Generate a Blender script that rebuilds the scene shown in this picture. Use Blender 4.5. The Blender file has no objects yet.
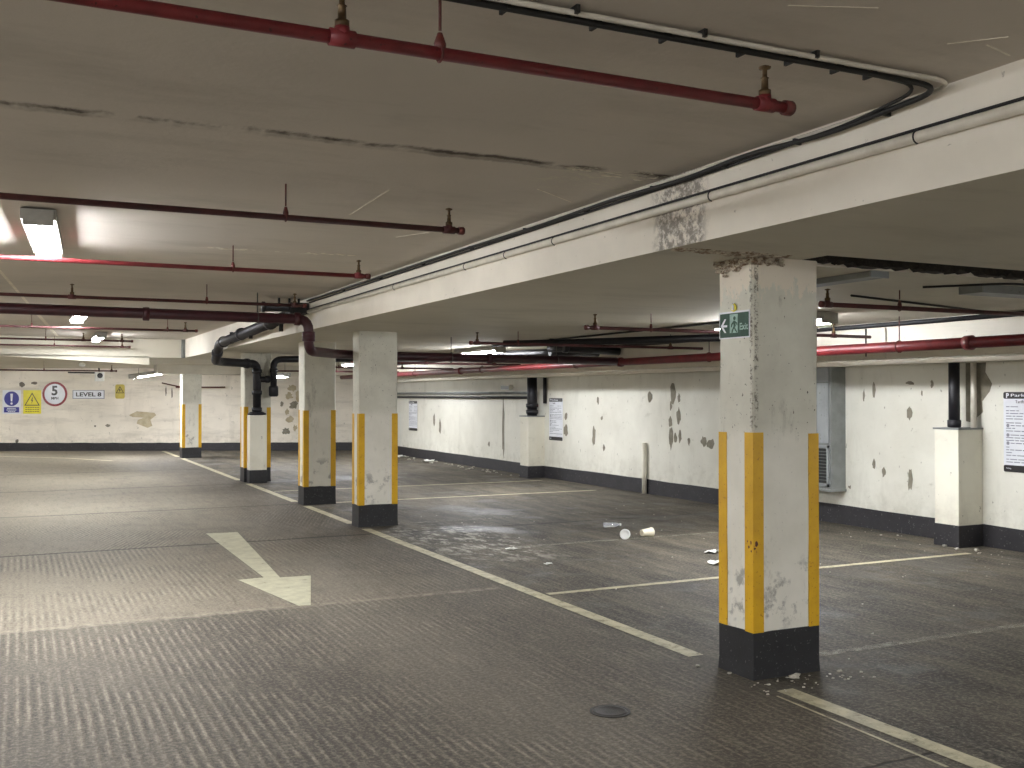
import bpy, bmesh, math, random
from mathutils import Vector, Matrix
PI = math.pi
S = bpy.context.scene
COL = S.collection
random.seed(7)

# ------------------------------------------------------------------ camera
cd = bpy.data.cameras.new('camera'); cam = bpy.data.objects.new('camera', cd); COL.objects.link(cam)
cam.location = (0, 0, 1.55)
cd.sensor_width = 36.0; cd.lens = 36.0 * 1020 / 1024; cd.clip_start = 0.05; cd.clip_end = 120
cam.rotation_euler = (math.radians(90.645), 0, -math.radians(25.82))
S.camera = cam
# ------------------------------------------------------------------ world, exposure
w = bpy.data.worlds.new('world'); S.world = w; w.use_nodes = True
w.node_tree.nodes['Background'].inputs[0].default_value = (0.75, 0.78, 0.7, 1)
w.node_tree.nodes['Background'].inputs[1].default_value = 0.0
S.view_settings.view_transform = 'Standard'; S.view_settings.look = 'None'
S.view_settings.gamma = 1.0; S.view_settings.use_curve_mapping = False
S.view_settings.exposure = 0.0
LAMP = 172.0          # radiance of the tube diffusers

# ------------------------------------------------------------------ materials
def srgb(r, g, b):
    f = lambda c: (c / 255 / 12.92) if c / 255 <= 0.04045 else ((c / 255 + 0.055) / 1.055) ** 2.4
    return (f(r), f(g), f(b), 1)

class NT:
    def __init__(s, name):
        s.m = bpy.data.materials.new(name); s.m.use_nodes = True
        s.t = s.m.node_tree; s.b = s.t.nodes['Principled BSDF']
        s.geo = s.t.nodes.new('ShaderNodeNewGeometry').outputs['Position']
        sp = s.t.nodes.new('ShaderNodeSeparateXYZ'); s.t.links.new(s.geo, sp.inputs[0])
        s.x, s.y, s.z = sp.outputs
    def put(s, v, sock):
        if isinstance(v, (int, float)):
            sock.default_value = v
        elif isinstance(v, (tuple, list)):
            sock.default_value = v if len(v) == len(sock.default_value) else tuple(v)[:len(sock.default_value)]
        else:
            s.t.links.new(v, sock)
    def math(s, op, a, b=0.0, c=None, clamp=False):
        n = s.t.nodes.new('ShaderNodeMath'); n.operation = op; n.use_clamp = clamp
        s.put(a, n.inputs[0]); s.put(b, n.inputs[1])
        if c is not None: s.put(c, n.inputs[2])
        return n.outputs[0]
    def noise(s, scale, detail=4, rough=0.55, stretch=None, dist=0.0, off=(0, 0, 0)):
        n = s.t.nodes.new('ShaderNodeTexNoise')
        n.inputs['Scale'].default_value = scale; n.inputs['Detail'].default_value = detail
        n.inputs['Roughness'].default_value = rough; n.inputs['Distortion'].default_value = dist
        mp = s.t.nodes.new('ShaderNodeMapping'); s.t.links.new(s.geo, mp.inputs[0])
        mp.inputs['Scale'].default_value = stretch or (1, 1, 1); mp.inputs['Location'].default_value = off
        s.t.links.new(mp.outputs[0], n.inputs['Vector'])
        return n.outputs[0]
    def ramp(s, v, lo, hi):
        n = s.t.nodes.new('ShaderNodeMapRange'); n.clamp = True
        s.put(v, n.inputs[0]); n.inputs[1].default_value = lo; n.inputs[2].default_value = hi
        return n.outputs[0]
    def mix(s, f, a, b, mode='MIX'):
        n = s.t.nodes.new('ShaderNodeMix'); n.data_type = 'RGBA'; n.blend_type = mode
        s.put(f, n.inputs[0]); s.put(a, n.inputs[6]); s.put(b, n.inputs[7])
        return n.outputs[2]
    def band(s, v, c, wd, soft):
        """1 where |v-c| < wd"""
        d = s.math('ABSOLUTE', s.math('SUBTRACT', v, c))
        return s.math('SUBTRACT', 1.0, s.ramp(d, wd, wd + soft))
    def bump(s, h, strength=0.3, dist=0.01):
        n = s.t.nodes.new('ShaderNodeBump'); n.inputs['Strength'].default_value = strength
        n.inputs['Distance'].default_value = dist; s.t.links.new(h, n.inputs['Height'])
        s.t.links.new(n.outputs[0], s.b.inputs['Normal'])
    def out(s, col, rough=0.8, metal=0.0, spec=0.5):
        s.put(col, s.b.inputs['Base Color']); s.put(rough, s.b.inputs['Roughness'])
        s.put(metal, s.b.inputs['Metallic']); s.put(spec, s.b.inputs['Specular IOR Level'])
        return s.m

def mottled(name, c1, c2, rough=0.7, scale=6, bump=0.15, metal=0.0, lo=0.35, hi=0.65, spec=0.5, speck=None, bdist=0.004):
    n = NT(name)
    f = n.ramp(n.noise(scale, 5, 0.6), lo, hi)
    col = n.mix(f, c1, c2)
    if speck:
        col = n.mix(n.ramp(n.noise(scale * 9, 2, 0.5), 0.66, 0.72), col, speck)
    if bump: n.bump(n.noise(scale * 8, 4, 0.6), bump, bdist)
    return n.out(col, rough, metal, spec)

def emitter(name, col, strength):
    m = bpy.data.materials.new(name); m.use_nodes = True
    b = m.node_tree.nodes['Principled BSDF']
    b.inputs['Base Color'].default_value = (0.8, 0.8, 0.8, 1)
    b.inputs['Emission Color'].default_value = col; b.inputs['Emission Strength'].default_value = strength
    return m

def floor_material():
    n = NT('brushed_concrete')
    big = n.noise(0.55, 4, 0.6)
    mid = n.noise(2.4, 5, 0.65, off=(3, 1, 0))
    streak = n.noise(1.3, 5, 0.65, stretch=(2.6, 0.5, 1), off=(7, 2, 0))
    fine = n.noise(45, 3, 0.7)
    warp = n.noise(0.9, 2, 0.5, off=(5, 5, 0))
    far = n.math('MULTIPLY', n.math('MULTIPLY', n.math('GREATER_THAN', n.y, 10.97), n.math('LESS_THAN', n.y, 14.45)), n.math('LESS_THAN', n.x, 3.6))
    u = n.math('ADD', n.x, n.math('MULTIPLY', n.math('MULTIPLY', n.y, -0.36), far))
    wob = n.math('MULTIPLY', n.noise(1.6, 0, 0.5, stretch=(1, 0.25, 1)), 0.010)
    ph = n.math('ADD', n.math('ADD', u, n.math('MULTIPLY', warp, 0.014)), wob)
    sn = n.math('SINE', n.math('MULTIPLY', ph, 2 * PI / 0.052))
    # ridges broken up along their length and worn away in patches
    brk = n.ramp(n.noise(9, 3, 0.7, stretch=(1.4, 0.6, 1), off=(1, 9, 0)), 0.3, 0.62)
    lane = n.math('SUBTRACT', 1.0, n.ramp(n.x, 3.5, 3.7))
    worn = n.ramp(n.noise(0.8, 3, 0.6, off=(11, 4, 0)), 0.36, 0.58)
    leftish = n.math('SUBTRACT', 1.0, n.math('MULTIPLY', n.ramp(n.x, 0.6, 3.0), 0.45))
    rm = n.math('MULTIPLY', n.math('MULTIPLY', worn, brk), n.math('MULTIPLY', leftish, n.math('ADD', 0.5, n.math('MULTIPLY', lane, 0.5))))
    grain = n.noise(75, 3, 0.8, stretch=(1, 0.45, 1))
    sn = n.math('ADD', sn, n.math('MULTIPLY', n.math('SUBTRACT', grain, 0.5), 3.2))
    rm = n.math('MULTIPLY', rm, n.math('LESS_THAN', n.y, 14.45))
    rid = n.math('MULTIPLY', sn, rm)
    # drive lane brown grey, bays darker and dirtier
    lanec = n.mix(n.ramp(big, 0.35, 0.65), srgb(88, 81, 72), srgb(108, 101, 89))
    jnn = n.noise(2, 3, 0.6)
    pale = n.math('SUBTRACT', 1.0, n.ramp(n.math('ADD', n.x, n.math('MULTIPLY', mid, 1.2)), 1.8, 4.0))  # paler slab beyond the joint, with the lamp's light pool painted in
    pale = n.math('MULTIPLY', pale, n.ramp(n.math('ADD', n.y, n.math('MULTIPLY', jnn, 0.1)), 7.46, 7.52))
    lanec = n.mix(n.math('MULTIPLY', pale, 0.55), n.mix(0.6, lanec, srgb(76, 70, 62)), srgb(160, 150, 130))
    bayc = n.mix(n.ramp(streak, 0.38, 0.66), srgb(44, 41, 36), srgb(100, 92, 79))
    bnd = n.ramp(n.math('ADD', n.x, n.math('MULTIPLY', mid, 0.5)), 3.72, 3.98)
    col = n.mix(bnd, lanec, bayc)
    # oily patches in the bays
    oil = n.math('MULTIPLY', n.ramp(n.noise(0.75, 4, 0.7, off=(2, 6, 0)), 0.52, 0.62), bnd)
    col = n.mix(n.math('MULTIPLY', oil, 0.65), col, srgb(48, 46, 45))
    # coarse laitance: short streaks along the lane, and gritty patches
    lt = n.noise(3.0, 6, 0.8, stretch=(5.0, 0.7, 1), off=(6, 2, 0))
    col = n.mix(n.math('MULTIPLY', n.ramp(lt, 0.52, 0.70), 0.45), col, srgb(146, 138, 122))
    col = n.mix(n.math('MULTIPLY', n.ramp(lt, 0.48, 0.32), 0.5), col, srgb(44, 41, 37))
    gr = n.noise(22, 5, 0.8, off=(1, 2, 0))
    col = n.mix(n.math('MULTIPLY', n.ramp(gr, 0.56, 0.68), 0.4), col, srgb(150, 142, 126))
    col = n.mix(n.math('MULTIPLY', n.ramp(gr, 0.44, 0.34), 0.4), col, srgb(44, 41, 37))
    # pale polished tyre tracks down the lane
    trk = n.math('MAXIMUM', n.band(n.x, 0.4, 0.25, 0.5), n.band(n.x, 2.2, 0.2, 0.4))
    col = n.mix(n.math('MULTIPLY', trk, 0.18), col, srgb(158, 150, 134))
    col = n.mix(n.math('MULTIPLY', n.ramp(mid, 0.5, 0.75), 0.3), col, srgb(70, 66, 60))
    col = n.mix(n.math('MULTIPLY', n.ramp(rid, 0.15, 1.1), 0.6), col, srgb(184, 174, 154))
    col = n.mix(n.math('MULTIPLY', n.ramp(n.math('MULTIPLY', rid, -1.0), 0.1, 1.0), 0.6), col, srgb(56, 51, 45))
    col = n.mix(n.math('MULTIPLY', n.ramp(fine, 0.45, 0.75), 0.4), col, srgb(54, 50, 44))
    col = n.mix(n.math('MULTIPLY', n.ramp(fine, 0.52, 0.34), 0.3), col, srgb(168, 160, 142))
    # pale scuffs beside the lane line
    sc = n.math('MULTIPLY', n.band(n.x, 4.3, 0.3, 0.4), n.band(n.y, 10.0, 0.8, 0.9))
    sc = n.math('MULTIPLY', sc, n.ramp(n.noise(5, 5, 0.75, stretch=(1.5, 0.7, 1)), 0.5, 0.6))
    col = n.mix(n.math('MULTIPLY', sc, 0.75), col, srgb(190, 186, 172))
    # day joints
    jn = n.math('MULTIPLY', n.math('SUBTRACT', n.noise(3, 3, 0.6, stretch=(1, 0.2, 1)), 0.5), 0.08)
    yj = n.math('ADD', n.y, jn)
    j = n.band(yj, 10.97, 0.018, 0.02)
    for c in (14.45, 18.2, 22.2):
        j = n.math('MAXIMUM', j, n.math('MULTIPLY', n.band(yj, c, 0.02, 0.03), 0.8))
    j = n.math('MAXIMUM', j, n.math('MULTIPLY', n.band(yj, 3.2, 0.006, 0.008), n.math('LESS_THAN', n.x, 3.6)))
    col = n.mix(n.math('MULTIPLY', j, 0.8), col, srgb(40, 37, 34))
    jl = n.math('MULTIPLY', n.band(n.math('ADD', n.y, n.math('MULTIPLY', jn, 2.0)), 7.45, 0.03, 0.04), n.math('LESS_THAN', n.x, 3.5))
    col = n.mix(n.math('MULTIPLY', n.math('MULTIPLY', jl, n.ramp(n.noise(12, 4, 0.75), 0.42, 0.6)), 0.5), col, srgb(165, 156, 138))
    # dirt round the nearest pillar and at the joint band in front of it
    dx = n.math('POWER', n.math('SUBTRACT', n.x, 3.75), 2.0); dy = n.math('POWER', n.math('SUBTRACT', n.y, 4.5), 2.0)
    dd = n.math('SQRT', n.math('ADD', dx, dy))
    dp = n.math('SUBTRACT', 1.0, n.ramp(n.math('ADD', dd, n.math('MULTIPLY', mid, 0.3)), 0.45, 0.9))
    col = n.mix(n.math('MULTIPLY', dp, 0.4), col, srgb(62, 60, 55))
    h = n.math('ADD', n.math('MULTIPLY', rid, 0.7), n.math('ADD', n.math('MULTIPLY', fine, 0.5), n.math('MULTIPLY', j, -1.5)))
    n.bump(h, 0.55, 0.006)
    return n.out(col, n.math('SUBTRACT', 0.72, n.math('MULTIPLY', oil, 0.22)), 0, 0.3)

def ceiling_material(name, ca, cb):
    n = NT(name)
    f = n.ramp(n.noise(0.6, 4, 0.6), 0.35, 0.65)
    col = n.mix(f, ca, cb)
    col = n.mix(n.math('MULTIPLY', n.ramp(n.noise(1.6, 5, 0.7, stretch=(0.5, 1.4, 1)), 0.52, 0.75), 0.25), col, srgb(112, 106, 92))
    # shutter board joints and pale scratches
    jn = n.math('MULTIPLY', n.math('SUBTRACT', n.noise(3.0, 9, 0.78, stretch=(1, 0.35, 1)), 0.5), 0.20)
    yj = n.math('ADD', n.y, jn)
    part = n.ramp(n.noise(1.4, 5, 0.75, stretch=(1, 0.5, 1), off=(4, 0, 0)), 0.42, 0.56)
    crack = n.math('MULTIPLY', n.band(yj, 4.38, 0.013, 0.018), part)
    crack = n.math('MULTIPLY', crack, n.math('LESS_THAN', n.x, 3.02))
    rim = n.math('MULTIPLY', n.math('MULTIPLY', n.band(yj, 4.40, 0.045, 0.03), part), n.math('LESS_THAN', n.x, 3.02))
    col = n.mix(n.math('MULTIPLY', rim, 0.55), col, srgb(98, 88, 74))
    col = n.mix(n.math('MULTIPLY', crack, 0.85), col, srgb(62, 50, 40))
    flake = n.math('MULTIPLY', n.band(n.math('ADD', n.y, n.math('MULTIPLY', jn, 2.0)), 8.0, 0.02, 0.03),
                   n.math('MULTIPLY', n.band(n.x, 1.7, 0.3, 0.3), n.ramp(n.noise(9, 3, 0.7), 0.5, 0.55)))
    col = n.mix(flake, col, srgb(222, 218, 204))
    fl2 = n.math('MULTIPLY', n.band(n.y, 4.6, 0.2, 0.15), n.band(n.x, 2.75, 0.22, 0.2))
    col = n.mix(n.math('MULTIPLY', n.math('MULTIPLY', fl2, n.ramp(n.noise(14, 4, 0.7, stretch=(1, 2, 1)), 0.53, 0.58)), n.math('GREATER_THAN', n.z, 2.6)), col, srgb(205, 200, 182))
    n.bump(n.math('ADD', n.noise(30, 4, 0.6), n.math('MULTIPLY', crack, -3.0)), 0.3, 0.006)
    return n.out(col, 0.75, 0, 0.3)

def wall_material(name, ca, cb, dirt, grub=0.0):
    n = NT(name)
    col = n.mix(n.ramp(n.noise(0.8, 5, 0.62), 0.36, 0.64), ca, cb)
    st = n.ramp(n.noise(2.5, 5, 0.7, stretch=(1, 1, 0.22)), 0.56, 0.78)
    col = n.mix(n.math('MULTIPLY', st, 0.3), col, dirt)
    bl = n.ramp(n.noise(3.2, 6, 0.75, stretch=(1, 1, 1.6), off=(4, 4, 2)), 0.6, 0.72)
    col = n.mix(n.math('MULTIPLY', bl, 0.32), col, dirt)
    lowz = n.math('SUBTRACT', 1.0, n.ramp(n.math('ADD', n.z, n.math('MULTIPLY', n.noise(2, 3, 0.6), 0.5)), 0.45, 0.9))
    col = n.mix(n.math('MULTIPLY', n.math('MULTIPLY', lowz, n.ramp(n.noise(7, 4, 0.7), 0.4, 0.7)), 0.35), col, dirt)
    if grub:
        hz = n.ramp(n.noise(1.0, 5, 0.7, stretch=(0.5, 0.5, 3.2), off=(3, 7, 1)), 0.50, 0.66)
        col = n.mix(n.math('MULTIPLY', hz, grub), col, srgb(150, 142, 126))
    # hairline scabs
    sp = n.ramp(n.noise(16, 3, 0.6, stretch=(1, 1, 0.6)), 0.69, 0.72)
    col = n.mix(n.math('MULTIPLY', sp, 0.6), col, srgb(110, 104, 90))
    n.bump(n.noise(9, 5, 0.6), 0.35, 0.008)
    return n.out(col, 0.6, 0, 0.35)

def pillar_material():
    n = NT('pillar_paint')
    white = n.mix(n.ramp(n.noise(2.5, 4, 0.6), 0.35, 0.65), srgb(226, 222, 210), srgb(212, 208, 195))
    old = n.mix(n.ramp(n.noise(2, 5, 0.65), 0.35, 0.65), srgb(214, 212, 198), srgb(194, 191, 177))
    f = n.ramp(n.z, 1.30, 1.40)
    col = n.mix(f, white, old)
    sc = n.math('MULTIPLY', n.ramp(n.noise(5, 6, 0.8, stretch=(1, 1, 0.35), off=(2, 2, 2)), 0.58, 0.70), 0.5)
    col = n.mix(sc, col, srgb(132, 126, 114))
    pit = n.ramp(n.noise(60, 1, 0.4), 0.735, 0.76)
    col = n.mix(n.math('MULTIPLY', pit, n.math('ADD', 0.2, n.math('MULTIPLY', f, 0.7))), col, srgb(62, 56, 48))
    # dark scuff low on the pillar face
    s2 = n.math('MULTIPLY', n.band(n.z, 0.45, 0.13, 0.1), n.ramp(n.noise(7, 5, 0.7, off=(0.9, 0, 0)), 0.53, 0.62))
    col = n.mix(n.math('MULTIPLY', s2, 0.6), col, srgb(104, 102, 96))
    # paint flaked from under the beam
    top = n.math('MULTIPLY', n.ramp(n.math('ADD', n.z, n.math('MULTIPLY', n.noise(14, 5, 0.75, stretch=(1, 1, 0.4)), 0.5)), 2.38, 2.40), n.math('LESS_THAN', n.y, 6))
    col = n.mix(n.math('MULTIPLY', top, 0.75), col, srgb(226, 214, 196))
    edge = n.math('MAXIMUM', n.math('MULTIPLY', n.band(n.x, 3.63, 0.010, 0.008), n.math('LESS_THAN', n.y, 4.45)), n.math('MULTIPLY', n.band(n.y, 4.452, 0.006, 0.006), n.math('LESS_THAN', n.x, 3.62)))
    ep = n.math('MULTIPLY', n.math('MULTIPLY', edge, n.ramp(n.noise(40, 4, 0.8), 0.5, 0.58)), f)
    col = n.mix(n.math('MULTIPLY', ep, 0.8), col, srgb(86, 78, 68))
    n.bump(n.math('ADD', n.noise(14, 5, 0.6), n.math('MULTIPLY', pit, -0.8)), 0.35, 0.005)
    return n.out(col, 0.65, 0, 0.35)

def sidelit_beam_material():
    n = NT('sidelit_beam_paint')
    col = n.mix(n.ramp(n.noise(1.2, 5, 0.6), 0.35, 0.65), srgb(232, 225, 211), srgb(216, 209, 195))  # paler than the soffit, with side light put into the colour
    st = n.math('MULTIPLY', n.band(n.math('ADD', n.y, n.math('MULTIPLY', n.noise(6, 4, 0.7), 0.16)), 4.38, 0.17, 0.08), n.ramp(n.noise(22, 5, 0.75), 0.42, 0.55))
    col = n.mix(n.math('MULTIPLY', st, 0.75), col, srgb(88, 78, 70))
    sp = n.ramp(n.noise(18, 4, 0.65, stretch=(1, 1, 1.5)), 0.68, 0.72)
    col = n.mix(n.math('MULTIPLY', sp, 0.5), col, srgb(120, 110, 95))
    n.bump(n.noise(14, 5, 0.6), 0.3, 0.006)
    return n.out(col, 0.6, 0, 0.35)

def worn_paint(name, c, dirt, cut=0.42, alpha_soft=0.12):
    n = NT(name)
    col = n.mix(n.ramp(n.noise(8, 5, 0.7), 0.4, 0.7), c, dirt)
    n.out(col, 0.6)
    a = n.math('MULTIPLY', n.ramp(n.noise(10, 8, 0.8), cut, cut + alpha_soft), 0.96)
    n.put(a, n.b.inputs['Alpha'])
    return n.m

M = {}
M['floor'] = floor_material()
M['ceil'] = ceiling_material('ceiling_paint', srgb(205, 197, 186), srgb(193, 186, 176))
M['soffit'] = ceiling_material('soffit_paint', srgb(202, 196, 180), srgb(192, 186, 170))
M['beam'] = sidelit_beam_material()
M['wallr'] = wall_material('cream_wall_paint', srgb(222, 220, 208), srgb(206, 203, 190), srgb(150, 144, 126))
M['wallb'] = wall_material('grubby_wall_paint', srgb(236, 228, 213), srgb(220, 212, 197), srgb(146, 138, 122), 0.32)
M['bare'] = mottled('bare_render', srgb(118, 113, 98), srgb(140, 134, 118), 0.85, 12, 0.4)
M['tan'] = mottled('tan_render', srgb(168, 155, 126), srgb(188, 176, 148), 0.85, 7, 0.3)
M['spot'] = mottled('grime', srgb(96, 90, 80), srgb(120, 112, 100), 0.85, 9, 0.2)
M['pillar'] = pillar_material()
M['black'] = mottled('black_bitumen_paint', srgb(24, 24, 26), srgb(34, 34, 37), 0.5, 7, 0.25, speck=srgb(90, 90, 88))
M['blackwall'] = mottled('black_skirting_paint', srgb(34, 33, 36), srgb(44, 42, 45), 0.6, 5, 0.25, speck=srgb(92, 90, 88))
M['yellow'] = mottled('yellow_paint', srgb(210, 164, 10), srgb(194, 148, 6), 0.5, 6, 0.2, lo=.4, hi=.7, speck=srgb(168, 118, 20))
M['reddark'] = mottled('dark_red_pipe_paint', srgb(84, 38, 38), srgb(62, 30, 30), 0.6, 8, 0.15, speck=srgb(50, 26, 24))
M['red'] = mottled('red_pipe_paint', srgb(128, 40, 44), srgb(104, 32, 36), 0.5, 8, 0.15, speck=srgb(70, 26, 26))
M['header'] = mottled('dark_maroon_header_paint', srgb(108, 30, 32), srgb(84, 24, 27), 0.4, 8, 0.1)
M['darkred'] = mottled('maroon_pipe_paint', srgb(64, 21, 31), srgb(48, 16, 25), 0.42, 8, 0.1)
M['rust'] = mottled('rusty_red_iron', srgb(100, 36, 32), srgb(64, 30, 24), 0.5, 30, 0.3)
M['brass'] = mottled('tarnished_brass', srgb(104, 84, 56), srgb(70, 54, 38), 0.4, 30, 0.2, metal=0.6)
M['steel'] = mottled('galvanised_steel', srgb(96, 96, 92), srgb(72, 72, 68), 0.45, 20, 0.1, metal=0.5)
M['blackpipe'] = mottled('black_plastic_pipe', srgb(15, 14, 20), srgb(24, 23, 29), 0.5, 8, 0.05)
M['cable'] = mottled('black_cable', srgb(15, 14, 13), srgb(24, 22, 20), 0.65, 20, 0.1)
M['conduit'] = mottled('painted_conduit', srgb(212, 206, 192), srgb(194, 188, 174), 0.45, 9, 0.15)
M['grey'] = mottled('grey_metal_paint', srgb(150, 154, 154), srgb(134, 138, 138), 0.45, 3, 0.08, speck=srgb(120, 122, 120))
M['greydark'] = mottled('grey_sheet_side', srgb(128, 131, 129), srgb(112, 115, 112), 0.5, 5, 0.1)
M['louvre'] = mottled('dark_louvre', srgb(44, 46, 46), srgb(58, 60, 58), 0.5, 10, 0.1)
M['white'] = mottled('white_plastic', srgb(226, 226, 222), srgb(214, 214, 208), 0.4, 6, 0.05)
M['boxwhite'] = wall_material('boxing_paint', srgb(226, 222, 206), srgb(210, 205, 188), srgb(160, 152, 136))
M['housing'] = mottled('lamp_housing', srgb(170, 168, 160), srgb(150, 148, 140), 0.45, 8, 0.05)
M['tube'] = emitter('lit_diffuser', (0.98, 1.0, 1.04, 1), LAMP)
M['blue'] = mottled('sign_blue', srgb(42, 44, 128), srgb(52, 54, 136), 0.4, 6, 0)
M['signyellow'] = mottled('sign_yellow', srgb(226, 214, 40), srgb(214, 200, 32), 0.4, 6, 0)
M['signblack'] = mottled('sign_black', srgb(28, 26, 28), srgb(36, 34, 36), 0.4, 6, 0)
M['signred'] = mottled('sign_red', srgb(140, 26, 34), srgb(120, 22, 30), 0.4, 6, 0)
M['green'] = mottled('sign_green', srgb(26, 62, 46), srgb(40, 78, 60), 0.6, 14, 0)
M['greenpale'] = mottled('faded_sign_lettering', srgb(150, 184, 168), srgb(120, 156, 140), 0.3, 30, 0)
M['signwhite'] = mottled('sign_white', srgb(226, 228, 232), srgb(216, 218, 224), 0.35, 5, 0)
M['signgrey'] = mottled('sign_print_grey', srgb(128, 130, 140), srgb(142, 144, 152), 0.4, 5, 0)
M['line'] = worn_paint('worn_line_paint', srgb(196, 188, 156), srgb(150, 143, 120), 0.22, 0.26)
M['linefaint'] = worn_paint('faint_line_paint', srgb(184, 180, 162), srgb(140, 135, 118), 0.38, 0.34)
M['arrow'] = worn_paint('arrow_paint', srgb(200, 196, 168), srgb(172, 167, 142), 0.18, 0.24)
M['iron'] = mottled('cast_iron', srgb(34, 31, 28), srgb(46, 42, 37), 0.55, 30, 0.4)
M['paper'] = mottled('paper', srgb(232, 232, 226), srgb(218, 218, 210), 0.7, 14, 0.1)
M['cup'] = mottled('paper_cup', srgb(236, 228, 204), srgb(222, 214, 190), 0.5, 14, 0.05)
M['crumb'] = mottled('plaster_crumb', srgb(206, 202, 190), srgb(160, 154, 140), 0.8, 30, 0.3)
M['scab'] = mottled('spalled_concrete', srgb(222, 213, 196), srgb(146, 124, 102), 0.9, 30, 0.6, lo=.42, hi=.58, bdist=0.02)
M['void'] = mottled('dark_joint_lining', srgb(36, 33, 30), srgb(58, 52, 46), 0.9, 20, 0.6, speck=srgb(110, 100, 86))  # dark speckled lining along the open joint
def clear_mat():
    m = bpy.data.materials.new('clear_plastic'); m.use_nodes = True
    b = m.node_tree.nodes['Principled BSDF']
    b.inputs['Base Color'].default_value = (0.9, 0.93, 0.97, 1); b.inputs['Roughness'].default_value = 0.12
    b.inputs['Transmission Weight'].default_value = 0.75; b.inputs['IOR'].default_value = 1.3
    return m
M['clear'] = clear_mat()
M['marks'] = mottled('pale_ceiling_scratch', srgb(238, 232, 216), srgb(214, 206, 190), 0.8, 14, 0.2)

# ------------------------------------------------------------------ mesh helpers
class MB:
    def __init__(s): s.v = []; s.f = []; s.mi = []; s.sm = []
    def add(s, verts, faces, mi=0, smooth=False):
        o = len(s.v); s.v += [tuple(p) for p in verts]
        for f in faces:
            s.f.append(tuple(i + o for i in f)); s.mi.append(mi); s.sm.append(smooth)
    def box(s, a, b, mi=0):
        x0, y0, z0 = a; x1, y1, z1 = b
        v = [(x0,y0,z0),(x1,y0,z0),(x1,y1,z0),(x0,y1,z0),(x0,y0,z1),(x1,y0,z1),(x1,y1,z1),(x0,y1,z1)]
        s.add(v, [(0,3,2,1),(4,5,6,7),(0,1,5,4),(1,2,6,5),(2,3,7,6),(3,0,4,7)], mi)
        return s
    def prism(s, poly, z0, z1, mi=0):
        """poly: ccw (x, y) points"""
        k = len(poly)
        v = [(x, y, z0) for x, y in poly] + [(x, y, z1) for x, y in poly]
        f = [tuple(range(k - 1, -1, -1)), tuple(range(k, 2 * k))] + [(i, (i+1) % k, k + (i+1) % k, k + i) for i in range(k)]
        s.add(v, f, mi); return s
    def plate(s, fr, poly, d0, d1, mi=0):
        """polygon in a frame's (u, v), between the offsets d0 and d1 along its normal"""
        k = len(poly)
        v = [fr.p(u, w_, d0) for u, w_ in poly] + [fr.p(u, w_, d1) for u, w_ in poly]
        f = [tuple(range(k - 1, -1, -1)), tuple(range(k, 2 * k))] + [(i, (i+1) % k, k + (i+1) % k, k + i) for i in range(k)]
        s.add(v, f, mi); return s
    def tube(s, pts, r, n=12, bend=0.0, mi=0, cap=True, steps=5):
        pts = [Vector(p) for p in pts]
        if bend and len(pts) > 2:
            out = [pts[0]]
            for a, b, c in zip(pts, pts[1:], pts[2:]):
                d0 = (a - b); d1 = (c - b)
                q = min(bend, d0.length * 0.48, d1.length * 0.48)
                p0 = b + d0.normalized() * q; p1 = b + d1.normalized() * q
                for i in range(steps + 1):
                    t = i / steps
                    out.append((1-t)**2 * p0 + 2*t*(1-t) * b + t*t * p1)
            out.append(pts[-1]); pts = out
        rs = r if isinstance(r, (list, tuple)) else [r] * len(pts)
        v = []; f = []; up = None
        for i, p in enumerate(pts):
            d = (pts[min(i+1, len(pts)-1)] - pts[max(i-1, 0)]).normalized()
            if up is None:
                up = Vector((0, 0, 1)) if abs(d.z) < 0.9 else Vector((1, 0, 0))
            sd = d.cross(up).normalized(); up = sd.cross(d).normalized()
            for k in range(n):
                a = 2 * PI * k / n
                v.append(p + (sd * math.cos(a) + up * math.sin(a)) * rs[i])
        for i in range(len(pts) - 1):
            for k in range(n):
                f.append((i*n + k, i*n + (k+1) % n, (i+1)*n + (k+1) % n, (i+1)*n + k))
        s.add(v, f, mi, True)
        if cap:
            m = len(pts)
            s.add(v[:n], [tuple(range(n))], mi); s.add(v[(m-1)*n:], [tuple(range(n-1, -1, -1))], mi)
        return s
    def lathe(s, prof, c, axis=(0,0,1), n=16, mi=0):
        """prof: [(r, t)] radius and distance along the axis from c"""
        c = Vector(c); ax = Vector(axis).normalized()
        t0 = Vector((1,0,0)) if abs(ax.x) < 0.9 else Vector((0,1,0))
        a1 = ax.cross(t0).normalized(); a2 = ax.cross(a1)
        v = []; f = []
        for r, t in prof:
            for k in range(n):
                a = 2*PI*k/n; v.append(c + ax*t + (a1*math.cos(a) + a2*math.sin(a))*r)
        for i in range(len(prof)-1):
            for k in range(n):
                f.append((i*n+k, i*n+(k+1)%n, (i+1)*n+(k+1)%n, (i+1)*n+k))
        s.add(v, f, mi, True)
        m = len(prof)
        s.add(v[:n], [tuple(range(n-1,-1,-1))], mi); s.add(v[(m-1)*n:], [tuple(range(n))], mi)
        return s
    def lump(s, c, r, squash=(1,1,1), seed=0, mi=0):
        rnd = random.Random(seed); bm = bmesh.new(); bmesh.ops.create_icosphere(bm, subdivisions=2, radius=1)
        v = []
        for q in bm.verts:
            k = 1 + rnd.uniform(-0.28, 0.28)
            v.append((c[0]+q.co.x*r*squash[0]*k, c[1]+q.co.y*r*squash[1]*k, c[2]+q.co.z*r*squash[2]*k))
        f = [tuple(p.index for p in q.verts) for q in bm.faces]; bm.free()
        s.add(v, f, mi); return s

def tag(o, label=None, cat=None, group=None, kind=None):
    for k, v in (('label', label), ('category', cat), ('group', group), ('kind', kind)):
        if v: o[k] = v
    return o

def world_loc(o):
    p = Vector(o.location)
    while o.parent: o = o.parent; p += Vector(o.location)
    return p

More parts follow.
